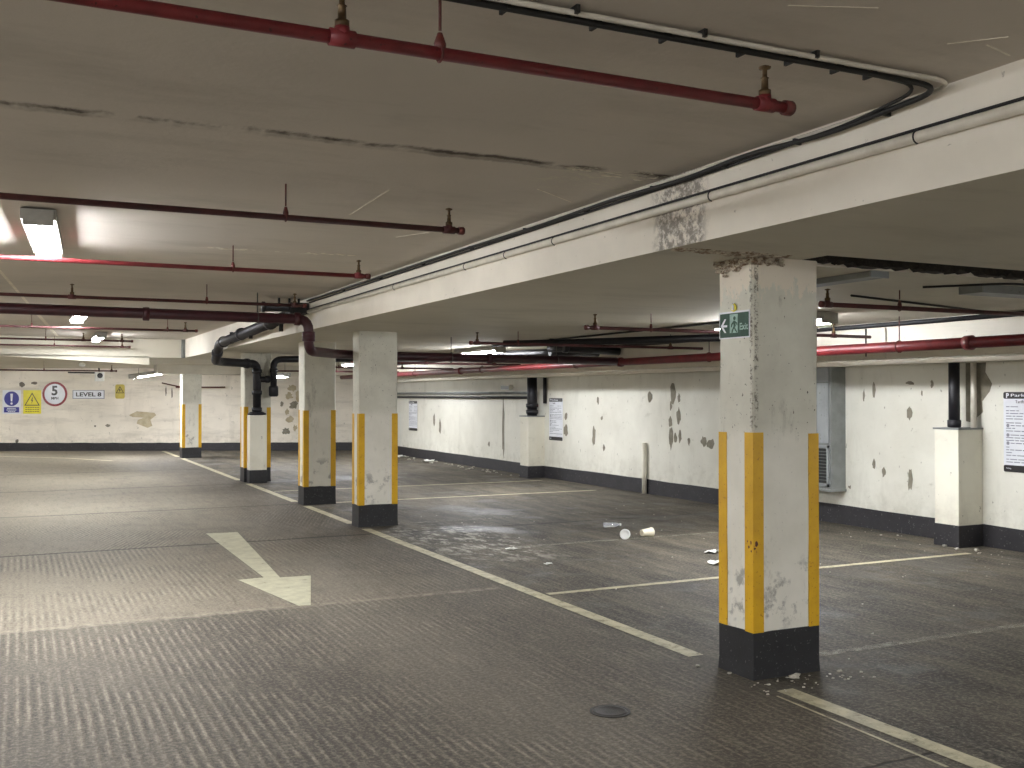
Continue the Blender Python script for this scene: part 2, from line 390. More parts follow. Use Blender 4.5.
def obj(name, mb, mats, parent=None, bevel=0.0, recalc=True):
    """link the collected shapes as ONE mesh object; coordinates are given in the world"""
    me = bpy.data.meshes.new(name)
    xs = [min(p[i] for p in mb.v) for i in range(3)]; xe = [max(p[i] for p in mb.v) for i in range(3)]
    org = Vector(((xs[0]+xe[0])/2, (xs[1]+xe[1])/2, xs[2]))
    me.from_pydata([(p[0]-org.x, p[1]-org.y, p[2]-org.z) for p in mb.v], [], mb.f)
    for i, p in enumerate(me.polygons): p.material_index = mb.mi[i]; p.use_smooth = mb.sm[i]
    for m in (mats if isinstance(mats, (list, tuple)) else [mats]): me.materials.append(m)
    if recalc:
        bm = bmesh.new(); bm.from_mesh(me); bmesh.ops.remove_doubles(bm, verts=bm.verts, dist=1e-5)
        bmesh.ops.recalc_face_normals(bm, faces=bm.faces); bm.to_mesh(me); bm.free()
    me.update()
    o = bpy.data.objects.new(name, me); COL.objects.link(o)
    if parent:
        o.parent = parent; o.location = org - world_loc(parent)
    else: o.location = org
    if bevel:
        md = o.modifiers.new('bevel', 'BEVEL'); md.width = bevel; md.segments = 2; md.limit_method = 'ANGLE'
    return o

def thing(name, label, cat, loc, group=None):
    o = bpy.data.objects.new(name, None); COL.objects.link(o); o.location = loc
    o.empty_display_size = 0.1
    return tag(o, label, cat, group)

def struct(name, mb, mats, **k): return tag(obj(name, mb, mats, **k), kind='structure')

class Frame:
    def __init__(s, o, right, up=(0,0,1)):
        s.o = Vector(o); s.r = Vector(right).normalized(); s.u = Vector(up).normalized(); s.n = s.r.cross(s.u)
    def p(s, u, v, d=0.0): return s.o + s.r*u + s.u*v + s.n*d

def rect(u0, v0, u1, v1): return [(u0,v0),(u1,v0),(u1,v1),(u0,v1)]
def rrect(u0, v0, u1, v1, r, k=4):
    out = []
    for cx, cy, a0 in ((u1-r, v0+r, -90), (u1-r, v1-r, 0), (u0+r, v1-r, 90), (u0+r, v0+r, 180)):
        for i in range(k+1):
            a = math.radians(a0 + 90*i/k); out.append((cx + r*math.cos(a), cy + r*math.sin(a)))
    return out
def disc(u, v, r, n=32): return [(u + r*math.cos(2*PI*i/n), v + r*math.sin(2*PI*i/n)) for i in range(n)]
def ringplate(mb, fr, u, v, r0, r1, d0, d1, n=40, mi=0):
    vv = []; f = []
    for rr, d in ((r0, d0), (r0, d1), (r1, d1), (r1, d0)):
        vv += [fr.p(u + rr*math.cos(2*PI*i/n), v + rr*math.sin(2*PI*i/n), d) for i in range(n)]
    for j in range(4):
        for i in range(n):
            f.append((j*n+i, j*n+(i+1)%n, ((j+1)%4)*n+(i+1)%n, ((j+1)%4)*n+i))
    mb.add(vv, f, mi)
def blob(c, w, h, seed, n=14, rag=0.3):
    rnd = random.Random(seed)
    return [(c[0] + w/2*math.cos(2*PI*i/n)*(1+rnd.uniform(-rag, rag)), c[1] + h/2*math.sin(2*PI*i/n)*(1+rnd.uniform(-rag, rag))) for i in range(n)]

def text(name, body, size, mat, fr, u, v, d, parent, width=None, bold=0.0, align='LEFT', depth=0.001):
    cu = bpy.data.curves.new(name, 'FONT'); cu.body = body; cu.size = size; cu.extrude = depth; cu.offset = bold
    cu.align_x = align; cu.resolution_u = 3
    t = bpy.data.objects.new(name, cu); COL.objects.link(t)
    bpy.context.view_layer.update()
    me = bpy.data.meshes.new_from_object(t.evaluated_get(bpy.context.evaluated_depsgraph_get()))
    bpy.data.objects.remove(t); bpy.data.curves.remove(cu)
    xs = [p.co.x for p in me.vertices]; k = 1.0
    if width and max(xs) > min(xs): k = width / (max(xs) - min(xs))
    org = fr.p(u, v, d)
    for p in me.vertices:
        q = fr.r * (p.co.x * k) + fr.u * p.co.y + fr.n * p.co.z; p.co = q
    me.materials.clear(); me.materials.append(mat); me.name = name
    o = bpy.data.objects.new(name, me); COL.objects.link(o)
    o.parent = parent; o.location = org - world_loc(parent)
    return o

# ------------------------------------------------------------------ the shell
CEIL, SOF, BX, WX = 2.68, 2.31, 3.03, 8.95
def back_y(x): return 31.88 - (x + 0.46) * 0.4449
LX, FY = -6.0, -9.0
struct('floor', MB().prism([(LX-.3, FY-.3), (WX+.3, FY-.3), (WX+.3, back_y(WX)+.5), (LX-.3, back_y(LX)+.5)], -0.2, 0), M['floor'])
struct('ceiling', MB().prism([(LX-.3, FY-.3), (BX, FY-.3), (BX, 21.5), (LX-.3, 21.5)], CEIL, 3.0), M['ceil'])
marks = MB()
def scratch(x0, y0, x1, y1, wd):
    d = Vector((x1-x0, y1-y0)).normalized(); q = Vector((-d.y, d.x)) * wd/2
    marks.prism([(x0-q.x, y0-q.y), (x1-q.x, y1-q.y), (x1+q.x, y1+q.y), (x0+q.x, y0+q.y)], CEIL-.0015, CEIL+.002)
for a in ((1.83, 5.33, 1.86, 6.18, .008), (2.80, 2.28, 2.96, 2.32, .006), (2.68, 2.33, 2.80, 2.20, .005), (2.55, 4.95, 2.9, 5.2, .008), (2.0, 2.3, 2.25, 2.2, .004),
          (2.42, 6.9, 2.55, 6.6, .006), (-.16, 10.3, .12, 14.1, .03), (.12, 14.1, .66, 21.2, .05)): scratch(*a)
rnd = random.Random(2)
for i in range(26):
    x, y = (rnd.uniform(1.30, 1.58), 8.02 + rnd.uniform(-.03, .03)) if i < 14 else (rnd.uniform(2.05, 2.45), 7.97 + rnd.uniform(-.05, .05))
    marks.prism(blob((x, y), rnd.uniform(.02, .07), rnd.uniform(.015, .05), i), CEIL-.002, CEIL+.002)
for i in range(16):
    x = rnd.uniform(2.45, 2.98); marks.prism(blob((x, 4.42 + rnd.uniform(-.03, .25)*(x-2.4)), rnd.uniform(.02, .07), rnd.uniform(.01, .03), i+40), CEIL-.002, CEIL+.002)
struct('ceiling.002', marks, M['marks'])

# the lowered slab over the bays: soffit 2.31, its side face is the long beam face
lo = MB()
def slab(poly, z0=SOF):
    k = len(poly)
    v = [(x, y, z0) for x, y in poly] + [(x, y, 3.0) for x, y in poly]
    lo.add(v, [tuple(range(k-1, -1, -1)), tuple(range(k, 2*k))], 0)
    lo.add(v, [(i, (i+1) % k, k+(i+1) % k, k+i) for i in range(k)], 1)
slab([(BX, FY-.3), (WX+.3, FY-.3), (WX+.3, 4.23), (3.95, 4.23), (3.95, 4.60), (BX, 4.60)])
slab([(BX, 4.60), (WX+.3, 4.60), (WX+.3, 21.5), (BX, 21.5)])
slab([(LX-.3, 21.5), (WX+.3, 21.5), (WX+.3, back_y(WX)+.4), (LX-.3, back_y(LX)+.4)])
for i_, f_ in enumerate(lo.f):
    if all(lo.v[q][1] >= 21.49 for q in f_): lo.mi[i_] = 0
cross = MB()
cross.add([(-.6, 21.5, 2.315), (2.35, 21.5, 2.16), (2.35, 21.95, 2.16), (-.6, 21.95, 2.315), (-.6, 21.5, 2.33), (2.35, 21.5, 2.33), (2.35, 21.95, 2.33), (-.6, 21.95, 2.33)],
          [(0, 3, 2, 1), (4, 5, 6, 7), (0, 1, 5, 4), (1, 2, 6, 5), (2, 3, 7, 6), (3, 0, 4, 7)])
struct('ceiling_beam.003', cross, M['soffit'])
bm_ = struct('ceiling.001', lo, [M['soffit'], M['beam']])
# open movement joint in the lowered slab, with crumbling sides
jt = MB()
jt.box((3.95, 4.20, 2.46), (WX+.2, 4.64, 2.9))
jt.box((3.95, 4.225, 2.325), (WX+.2, 4.245, 2.5))
rnd = random.Random(3); xs = [3.95 + (WX - 3.95) * i / 130 for i in range(131)]
zz_ = [2.312 + max(0, rnd.gauss(.012, .018)) for _ in xs]
for y0, y1 in ((4.515, 4.60),):
    for i in range(130):
        a, b = zz_[i], zz_[i+1]; x0, x1 = xs[i], xs[i+1]
        jt.add([(x0, y0, a), (x1, y0, b), (x1, y1, b), (x0, y1, a), (x0, y0, 2.6), (x1, y0, 2.6), (x1, y1, 2.6), (x0, y1, 2.6)],
               [(0, 3, 2, 1), (4, 5, 6, 7), (0, 1, 5, 4), (2, 3, 7, 6)])
for i in range(160):
    x = rnd.uniform(3.97, 8.9); near = rnd.random() < .5
    jt.lump((x, (4.235 if near else 4.53) + rnd.uniform(0, .03), 2.325 + rnd.uniform(0, .05)), rnd.uniform(.008, .022), (1.8, .7, .8), i)
struct('trim_1', jt, M['void'])
# downstand beams, underside shade put in as the darker soffit colour
def downstand(name, a, b):
    mb = MB().box(a, b); mb.mi = [0, 0, 0, 0, 0, 1]
    return struct(name, mb, [M['soffit'], M['beam']])
downstand('ceiling_beam', (8.05, FY, 2.02), (WX+.1, 27.3, 2.32))
downstand('ceiling_beam.001', (8.6, FY, 1.89), (WX+.1, 27.4, 2.03))
struct('ceiling_beam.002', MB().box((3.05, 26.15, 2.08), (8.1, 26.9, 2.33)), M['soffit'])
bd = Vector((0.9137, -0.4065, 0)); B0 = Vector((-0.46, 31.88, 0))
FB = Frame(B0, bd)                      # back wall frame: u to the right, v up
FR = Frame((WX, 0, 0), (0, -1, 0))      # right wall frame: u = -y, v up
# walls with their bare patches
def patched(name, body, patches, frame, mats):
    for i, p in enumerate(patches):
        kind, poly = p
        body.plate(frame, poly, -0.002, 0.0035, kind)
    return struct(name, body, mats)
def rp(y, z, w_, h, seed, kind=1, rag=0.3): return (kind, blob((-y, z), w_, h, seed, rag=rag))
RP = [(1, [(-12.8, 1.6), (-12.83, 1.67), (-12.85, 1.73), (-12.88, 1.74), (-12.91, 1.74), (-12.95, 1.68), (-12.94, 1.6), (-12.94, 1.54), (-12.92, 1.43), (-12.88, 1.41), (-12.85, 1.45), (-12.81, 1.52)]), (1, [(-12.7, 1.51), (-12.69, 1.54), (-12.71, 1.57), (-12.73, 1.59), (-12.74, 1.55), (-12.76, 1.54), (-12.76, 1.51), (-12.75, 1.47), (-12.74, 1.44), (-12.73, 1.46), (-12.71, 1.45), (-12.69, 1.48)]), (1, [(-12.9, 1.39), (-12.92, 1.42), (-12.92, 1.47), (-12.94, 1.46), (-12.95, 1.46), (-12.96, 1.42), (-12.96, 1.39), (-12.96, 1.34), (-12.95, 1.32), (-12.94, 1.32), (-12.93, 1.34), (-12.91, 1.36)]), (1, [(-12.68, 1.24), (-12.69, 1.3), (-12.7, 1.31), (-12.73, 1.38), (-12.75, 1.32), (-12.79, 1.3), (-12.79, 1.24), (-12.78, 1.2), (-12.76, 1.12), (-12.73, 1.11), (-12.7, 1.17), (-12.68, 1.18)]), (1, [(-12.91, 1.15), (-12.91, 1.18), (-12.93, 1.21), (-12.95, 1.24), (-12.98, 1.2), (-13.0, 1.18), (-12.99, 1.14), (-12.99, 1.1), (-12.98, 1.07), (-12.95, 1.08), (-12.93, 1.08), (-12.9, 1.1)]), (1, [(-12.88, 0.9), (-12.88, 1.0), (-12.91, 1.07), (-12.94, 1.05), (-12.97, 1.05), (-12.99, 0.96), (-12.99, 0.9), (-12.98, 0.82), (-12.96, 0.79), (-12.94, 0.71), (-12.91, 0.8), (-12.88, 0.85)]), (1, [(-12.77, 0.91), (-12.79, 0.94), (-12.81, 0.98), (-12.82, 0.99), (-12.84, 0.98), (-12.85, 0.95), (-12.86, 0.91), (-12.85, 0.86), (-12.84, 0.84), (-12.82, 0.84), (-12.8, 0.84), (-12.78, 0.87)]), (1, [(-12.67, 0.94), (-12.67, 0.98), (-12.68, 1.02), (-12.7, 1.04), (-12.72, 1.02), (-12.73, 0.98), (-12.74, 0.94), (-12.73, 0.9), (-12.72, 0.83), (-12.7, 0.85), (-12.68, 0.88), (-12.66, 0.9)]), (1, [(-12.44, 0.88), (-12.45, 0.91), (-12.46, 0.92), (-12.47, 0.92), (-12.49, 0.92), (-12.51, 0.9), (-12.5, 0.87), (-12.5, 0.85), (-12.49, 0.83), (-12.47, 0.8), (-12.46, 0.84), (-12.45, 0.84)]), (1, [(-12.04, 0.89), (-12.06, 0.94), (-12.08, 0.95), (-12.11, 0.94), (-12.14, 0.96), (-12.15, 0.92), (-12.19, 0.89), (-12.18, 0.86), (-12.14, 0.84), (-12.11, 0.8), (-12.07, 0.82), (-12.05, 0.85)]), (1, [(-11.86, 0.86), (-11.87, 0.89), (-11.89, 0.93), (-11.94, 0.91), (-11.98, 0.91), (-12.0, 0.9), (-12.05, 0.85), (-12.03, 0.81), (-11.98, 0.8), (-11.94, 0.78), (-11.9, 0.79), (-11.89, 0.81)]), (1, [(-11.68, 0.85), (-11.67, 0.89), (-11.7, 0.93), (-11.72, 0.93), (-11.74, 0.93), (-11.75, 0.89), (-11.76, 0.85), (-11.76, 0.82), (-11.75, 0.75), (-11.72, 0.76), (-11.7, 0.8), (-11.68, 0.82)]), (1, [(-13.44, 1.53), (-13.44, 1.56), (-13.48, 1.59), (-13.51, 1.62), (-13.55, 1.6), (-13.57, 1.57), (-13.57, 1.53), (-13.56, 1.48), (-13.54, 1.44), (-13.51, 1.44), (-13.48, 1.46), (-13.44, 1.5)]), (1, [(-15.08, 1.47), (-15.08, 1.51), (-15.1, 1.52), (-15.11, 1.53), (-15.13, 1.52), (-15.14, 1.5), (-15.14, 1.47), (-15.15, 1.44), (-15.12, 1.42), (-15.11, 1.39), (-15.09, 1.4), (-15.08, 1.43)]), (1, [(-15.2, 0.85), (-15.19, 0.96), (-15.22, 0.97), (-15.25, 1.03), (-15.27, 1.01), (-15.29, 0.94), (-15.29, 0.85), (-15.31, 0.77), (-15.27, 0.68), (-15.25, 0.72), (-15.22, 0.7), (-15.21, 0.76)]), (1, [(-14.87, 0.66), (-14.88, 0.68), (-14.89, 0.69), (-14.91, 0.72), (-14.93, 0.72), (-14.94, 0.68), (-14.95, 0.66), (-14.94, 0.64), (-14.93, 0.6), (-14.91, 0.62), (-14.89, 0.62), (-14.89, 0.64)]), (1, [(-14.95, 1.17), (-14.95, 1.18), (-14.96, 1.2), (-14.98, 1.2), (-14.99, 1.19), (-15.0, 1.18), (-15.02, 1.17), (-15.01, 1.14), (-14.99, 1.13), (-14.98, 1.13), (-14.97, 1.14), (-14.95, 1.15)]), (1, [(-16.2, 1.18), (-16.19, 1.21), (-16.22, 1.24), (-16.25, 1.23), (-16.26, 1.23), (-16.29, 1.2), (-16.29, 1.18), (-16.3, 1.14), (-16.27, 1.11), (-16.25, 1.1), (-16.22, 1.13), (-16.2, 1.15)]), (1, [(-16.19, 0.93), (-16.19, 0.97), (-16.21, 1.02), (-16.25, 1.03), (-16.28, 1.0), (-16.32, 0.97), (-16.33, 0.92), (-16.33, 0.85), (-16.28, 0.84), (-16.25, 0.81), (-16.22, 0.82), (-16.17, 0.86)]), (1, [(-22.71, 0.97), (-22.72, 1.04), (-22.75, 1.13), (-22.78, 1.08), (-22.81, 1.07), (-22.83, 1.02), (-22.83, 0.96), (-22.83, 0.89), (-22.81, 0.87), (-22.78, 0.82), (-22.75, 0.82), (-22.71, 0.9)]), (1, [(-22.32, 0.81), (-22.33, 0.91), (-22.37, 0.96), (-22.4, 1.01), (-22.43, 0.92), (-22.45, 0.91), (-22.44, 0.81), (-22.46, 0.72), (-22.42, 0.68), (-22.39, 0.66), (-22.36, 0.65), (-22.33, 0.73)]), (1, [(-19.57, 0.53), (-19.57, 0.55), (-19.59, 0.58), (-19.61, 0.58), (-19.64, 0.56), (-19.64, 0.55), (-19.67, 0.52), (-19.66, 0.5), (-19.63, 0.49), (-19.61, 0.47), (-19.58, 0.48), (-19.58, 0.5)]), (1, [(-8.27, 1.36), (-8.29, 1.41), (-8.3, 1.41), (-8.31, 1.43), (-8.33, 1.41), (-8.35, 1.39), (-8.35, 1.35), (-8.35, 1.3), (-8.33, 1.3), (-8.31, 1.27), (-8.3, 1.3), (-8.28, 1.31)]), (1, [(-8.27, 0.62), (-8.28, 0.67), (-8.29, 0.73), (-8.31, 0.72), (-8.32, 0.73), (-8.33, 0.68), (-8.33, 0.62), (-8.34, 0.55), (-8.33, 0.49), (-8.31, 0.52), (-8.29, 0.5), (-8.28, 0.55)]), (1, [(-8.81, 1.61), (-8.82, 1.67), (-8.83, 1.69), (-8.84, 1.71), (-8.85, 1.69), (-8.86, 1.66), (-8.86, 1.61), (-8.86, 1.58), (-8.85, 1.52), (-8.84, 1.54), (-8.83, 1.52), (-8.82, 1.57)]), (1, [(-8.98, 1.54), (-8.98, 1.57), (-8.99, 1.61), (-8.99, 1.63), (-9.0, 1.6), (-9.01, 1.58), (-9.01, 1.54), (-9.01, 1.51), (-9.0, 1.48), (-8.99, 1.49), (-8.99, 1.48), (-8.99, 1.5)]), (1, [(-8.25, 1.69), (-8.27, 1.7), (-8.29, 1.71), (-8.31, 1.71), (-8.33, 1.71), (-8.35, 1.7), (-8.37, 1.69), (-8.36, 1.68), (-8.34, 1.68), (-8.31, 1.67), (-8.29, 1.67), (-8.25, 1.67)]), (1, [(-7.98, 1.67), (-7.98, 1.69), (-8.0, 1.72), (-8.0, 1.72), (-8.01, 1.71), (-8.02, 1.7), (-8.01, 1.68), (-8.02, 1.66), (-8.01, 1.63), (-8.0, 1.63), (-7.99, 1.65), (-7.98, 1.65)]), (1, [(-8.13, 1.58), (-8.13, 1.59), (-8.13, 1.6), (-8.14, 1.6), (-8.14, 1.61), (-8.15, 1.59), (-8.15, 1.58), (-8.15, 1.56), (-8.14, 1.55), (-8.14, 1.54), (-8.13, 1.55), (-8.13, 1.57)]), (1, [(-8.82, 0.76), (-8.82, 0.78), (-8.83, 0.8), (-8.84, 0.82), (-8.85, 0.8), (-8.86, 0.78), (-8.87, 0.75), (-8.86, 0.73), (-8.86, 0.71), (-8.84, 0.7), (-8.83, 0.7), (-8.82, 0.73)]), (1, [(-8.66, 0.67), (-8.67, 0.7), (-8.68, 0.71), (-8.69, 0.73), (-8.71, 0.71), (-8.72, 0.7), (-8.72, 0.67), (-8.71, 0.64), (-8.71, 0.61), (-8.69, 0.62), (-8.68, 0.64), (-8.67, 0.64)]), (1, [(-18.86, 0.84), (-18.85, 1.18), (-18.87, 1.25), (-18.9, 1.55), (-18.92, 1.45), (-18.95, 1.08), (-18.96, 0.84), (-18.95, 0.44), (-18.92, 0.46), (-18.9, 0.26), (-18.87, 0.37), (-18.85, 0.45)]), (1, [(-9.21, 0.46), (-9.21, 0.47), (-9.21, 0.48), (-9.22, 0.47), (-9.24, 0.47), (-9.25, 0.47), (-9.25, 0.45), (-9.25, 0.45), (-9.23, 0.44), (-9.22, 0.43), (-9.21, 0.45), (-9.21, 0.45)]), (1, [(-7.56, 1.9), (-7.56, 1.28), (-7.49, 1.27), (-7.35, 1.38), (-7.36, 1.49), (-7.27, 1.59), (-7.24, 1.67), (-7.32, 1.79), (-7.31, 1.89)])]
patched('wall_right', MB().box((WX, FY-.3, 0), (WX+.3, back_y(WX)+.6, 2.4)), RP, FR, [M['wallr'], M['bare'], M['spot']])
bw_ = MB(); L = 11.4
bw_.plate(FB, rect(-6.5, 0, 10.35, 2.4), -0.3, 0, 0)
BP = [(1, [(3.775, 1.107), (3.992, 1.09), (4.263, 1.068), (4.317, 0.997), (4.155, 0.871), (4.21, 0.696), (4.075, 0.641), (3.776, 0.762), (3.803, 0.86), (3.965, 0.926), (3.667, 0.942), (3.558, 0.997)]), (2, [(0.688, 1.857), (0.642, 1.912), (0.627, 1.913), (0.599, 1.933), (0.557, 1.918), (0.524, 1.894), (0.527, 1.857), (0.534, 1.804), (0.561, 1.804), (0.6, 1.769), (0.631, 1.798), (0.672, 1.813)]), (2, [(1.015, 1.899), (1.017, 1.925), (0.981, 1.933), (0.93, 1.939), (0.894, 1.927), (0.858, 1.916), (0.859, 1.899), (0.847, 1.875), (0.899, 1.872), (0.931, 1.856), (0.98, 1.856), (1.021, 1.877)]), (3, [(3.034, 0.709), (3.054, 0.728), (3.01, 0.739), (2.98, 0.744), (2.952, 0.753), (2.932, 0.726), (2.894, 0.709), (2.935, 0.69), (2.936, 0.675), (2.981, 0.662), (3.018, 0.682), (3.049, 0.684)]), (2, [(0.512, 0.278), (0.516, 0.303), (0.494, 0.333), (0.47, 0.321), (0.456, 0.323), (0.429, 0.302), (0.429, 0.279), (0.428, 0.243), (0.452, 0.216), (0.471, 0.212), (0.496, 0.24), (0.511, 0.249)]), (2, [(2.653, 0.695), (2.652, 0.71), (2.638, 0.714), (2.621, 0.717), (2.611, 0.714), (2.6, 0.707), (2.592, 0.695), (2.601, 0.68), (2.608, 0.668), (2.621, 0.673), (2.632, 0.664), (2.647, 0.68)]), (2, [(4.601, 1.676), (4.6, 1.743), (4.595, 1.757), (4.585, 1.828), (4.577, 1.768), (4.565, 1.738), (4.564, 1.676), (4.569, 1.626), (4.576, 1.542), (4.586, 1.531), (4.596, 1.595), (4.604, 1.609)]), (2, [(4.77, 1.62), (4.769, 1.675), (4.76, 1.734), (4.752, 1.785), (4.74, 1.721), (4.734, 1.681), (4.736, 1.62), (4.738, 1.532), (4.741, 1.476), (4.753, 1.505), (4.762, 1.489), (4.773, 1.535)]), (1, [(8.21, 1.761), (8.232, 1.786), (8.193, 1.823), (8.132, 1.853), (8.101, 1.854), (8.069, 1.822), (8.017, 1.849), (8.02, 1.79), (7.962, 1.761), (7.978, 1.726), (7.978, 1.716), (8.039, 1.685), (8.101, 1.692), (8.142, 1.647), (8.168, 1.687), (8.231, 1.727)]), (1, [(8.085, 1.535), (8.119, 1.586), (8.074, 1.592), (8.062, 1.638), (8.018, 1.649), (7.983, 1.647), (7.97, 1.59), (7.898, 1.569), (7.939, 1.535), (7.918, 1.508), (7.946, 1.457), (7.991, 1.433), (8.018, 1.45), (8.043, 1.466), (8.114, 1.471), (8.144, 1.5)]), (3, [(8.24, 1.282), (8.273, 1.329), (8.219, 1.392), (8.212, 1.4), (8.158, 1.382), (8.132, 1.387), (8.074, 1.341), (8.031, 1.32), (8.07, 1.282), (8.014, 1.224), (8.056, 1.184), (8.132, 1.181), (8.159, 1.194), (8.217, 1.177), (8.216, 1.169), (8.231, 1.217)]), (1, [(8.011, 1.085), (8.033, 1.109), (7.998, 1.143), (7.988, 1.145), (7.963, 1.192), (7.944, 1.143), (7.932, 1.132), (7.919, 1.129), (7.903, 1.085), (7.918, 1.042), (7.913, 1.016), (7.933, 1.021), (7.963, 0.988), (7.982, 1.037), (8.023, 1.018), (8.015, 1.052)]), (1, [(8.149, 0.859), (8.156, 0.908), (8.105, 0.955), (8.087, 0.968), (8.047, 0.992), (8.017, 0.941), (7.966, 0.934), (7.939, 0.893), (7.914, 0.859), (7.941, 0.825), (8.005, 0.78), (8.024, 0.787), (8.048, 0.788), (8.075, 0.799), (8.136, 0.813), (8.113, 0.834)]), (3, [(8.045, 0.549), (8.01, 0.583), (8.018, 0.64), (7.985, 0.619), (7.936, 0.62), (7.907, 0.654), (7.893, 0.61), (7.835, 0.594), (7.86, 0.549), (7.823, 0.523), (7.85, 0.457), (7.904, 0.474), (7.936, 0.451), (7.962, 0.479), (8.025, 0.463), (8.049, 0.498)]), (1, [(8.316, 1.535), (8.314, 1.6), (8.32, 1.599), (8.287, 1.69), (8.27, 1.703), (8.24, 1.666), (8.206, 1.643), (8.201, 1.585), (8.214, 1.535), (8.209, 1.487), (8.21, 1.454), (8.246, 1.359), (8.27, 1.376), (8.301, 1.362), (8.308, 1.414), (8.312, 1.492)]), (1, [(8.265, 0.634), (8.239, 0.667), (8.236, 0.717), (8.208, 0.695), (8.188, 0.689), (8.164, 0.742), (8.158, 0.706), (8.148, 0.677), (8.129, 0.634), (8.156, 0.61), (8.136, 0.589), (8.165, 0.552), (8.188, 0.535), (8.203, 0.545), (8.214, 0.587), (8.247, 0.609)]), (3, [(7.863, 1.31), (7.874, 1.337), (7.842, 1.37), (7.833, 1.36), (7.822, 1.388), (7.802, 1.381), (7.799, 1.374), (7.772, 1.333), (7.788, 1.31), (7.769, 1.274), (7.784, 1.252), (7.81, 1.239), (7.823, 1.232), (7.838, 1.26), (7.862, 1.279), (7.856, 1.287)])]
patched('wall_back', bw_, BP, FB, [M['wallb'], M['tan'], M['spot'], M['bare']])
struct('wall_left', MB().box((LX-.3, FY-.3, 0), (LX, back_y(LX)+.3, 2.75)), M['wallb'])
struct('wall_front', MB().box((LX, FY-.3, 0), (WX, FY, 2.75)), M['wallb'])
# black painted skirting bands, slightly uneven top edge
def skirting(name, fr, u0, u1, h, skips=()):
    mb = MB(); rnd = random.Random(5); us = [u0 + (u1-u0)*i/60 for i in range(61)]
    poly = [(u0, 0), (u1, 0)] + [(u, h + rnd.uniform(-.006, .006)) for u in reversed(us)]
    mb.plate(fr, poly, -0.002, 0.008)
    return struct(name, mb, M['blackwall'])
skirting('baseboard_right', FR, -27.6, 9.0, 0.225)
skirting('baseboard_back', FB, -5.5, 10.2, 0.225)

# ------------------------------------------------------------------ pillars
def pillar(x, y, lx, ly, top, label, gap=None, taper=0.006):
    t = thing('concrete_pillar', label, 'pillar', (x + lx/2, y + ly/2, 0), 'painted pillars along the lane line')
    x1, y1 = x + lx, y + ly
    mb = MB(); c = 0.012; n = 12
    v = []; f = []; rnd = random.Random(int(y*10))
    zs = [0.0] + [top * i / n for i in range(1, n + 1)]
    for k, z in enumerate(zs):
        e = taper * z / top
        ring = [(x+c-e, y-e), (x1-c+e, y-e), (x1+e, y+c-e), (x1+e, y1-c+e), (x1-c+e, y1+e), (x+c-e, y1+e), (x-e, y1-c+e), (x-e, y+c-e)]
        for (a, b) in ring: v.append((a + rnd.uniform(-.002, .002), b + rnd.uniform(-.002, .002), z))
    for k in range(n):
        for i in range(8): f.append((k*8+i, k*8+(i+1) % 8, (k+1)*8+(i+1) % 8, (k+1)*8+i))
    f += [tuple(range(7, -1, -1)), tuple(range(n*8, n*8+8))]
    mb.add(v, f); obj('shaft', mb, M['pillar'], t)
    b = MB(); d = 0.006; rnd = random.Random(int(y))
    ring = [(x-d, y-d), (x1+d, y-d), (x1+d, y1+d), (x-d, y1+d)]
    pts = []
    for a, e in zip(ring, ring[1:] + ring[:1]):
        for k in range(6): q = k/6; pts.append((a[0]+(e[0]-a[0])*q, a[1]+(e[1]-a[1])*q))
    k = len(pts); v = [(p[0] + (p[0]-x-lx/2)*0.02, p[1] + (p[1]-y-ly/2)*0.02, 0) for p in pts] + [(p[0], p[1], 0.07) for p in pts] + [(p[0], p[1], 0.258 + rnd.uniform(-.005, .005)) for p in pts]
    f = [tuple(range(2*k, 3*k))]
    for j in (0, 1): f += [(j*k+i, j*k+(i+1) % k, (j+1)*k+(i+1) % k, (j+1)*k+i) for i in range(k)]
    b.add(v, f); tag(obj('painted_base', b, M['black'], t), 'black painted foot of the pillar')
    for sx, sy in ((0, 0), (1, 0), (1, 1), (0, 1)):
        cx, cy = (x, x1)[sx], (y, y1)[sy]; ax, ay = (1, -1)[sx], (1, -1)[sy]
        g = .0065; wd = 0.066
        lower = 0.255
        poly = [(cx - ax*g, cy - ay*g), (cx + ax*wd, cy - ay*g), (cx + ax*wd, cy + ay*.004), (cx + ax*.004, cy + ay*.004), (cx + ax*.004, cy + ay*wd), (cx - ax*g, cy + ay*wd)]
        if ax * ay < 0: poly = poly[::-1]
        s_ = MB(); rr = random.Random(int(cx*99+cy*7))
        s_.prism(poly, lower, 1.345 + rr.uniform(-.012, .006))
        obj('corner_stripe', s_, M['yellow'], t)
    return t
p1 = pillar(3.61, 4.44, 0.452, 0.29, SOF, 'nearest concrete pillar, with the green exit sign and flaking paint at its top')
pillar(3.61, 11.59, 0.47, 0.25, SOF, 'second nearest white pillar, standing clear of all pipes', taper=.004)
pillar(3.64, 14.27, 0.45, 0.30, SOF, 'third pillar back, with the maroon pipe dropping in front of its top')
p4 = pillar(3.64, 18.50, 0.46, 0.34, SOF, 'fourth pillar back, with the black drain stack and boxing on it')
pillar(3.66, 26.3, 0.45, 0.40, 2.08, 'farthest small pillar, under the low beam by the back wall')
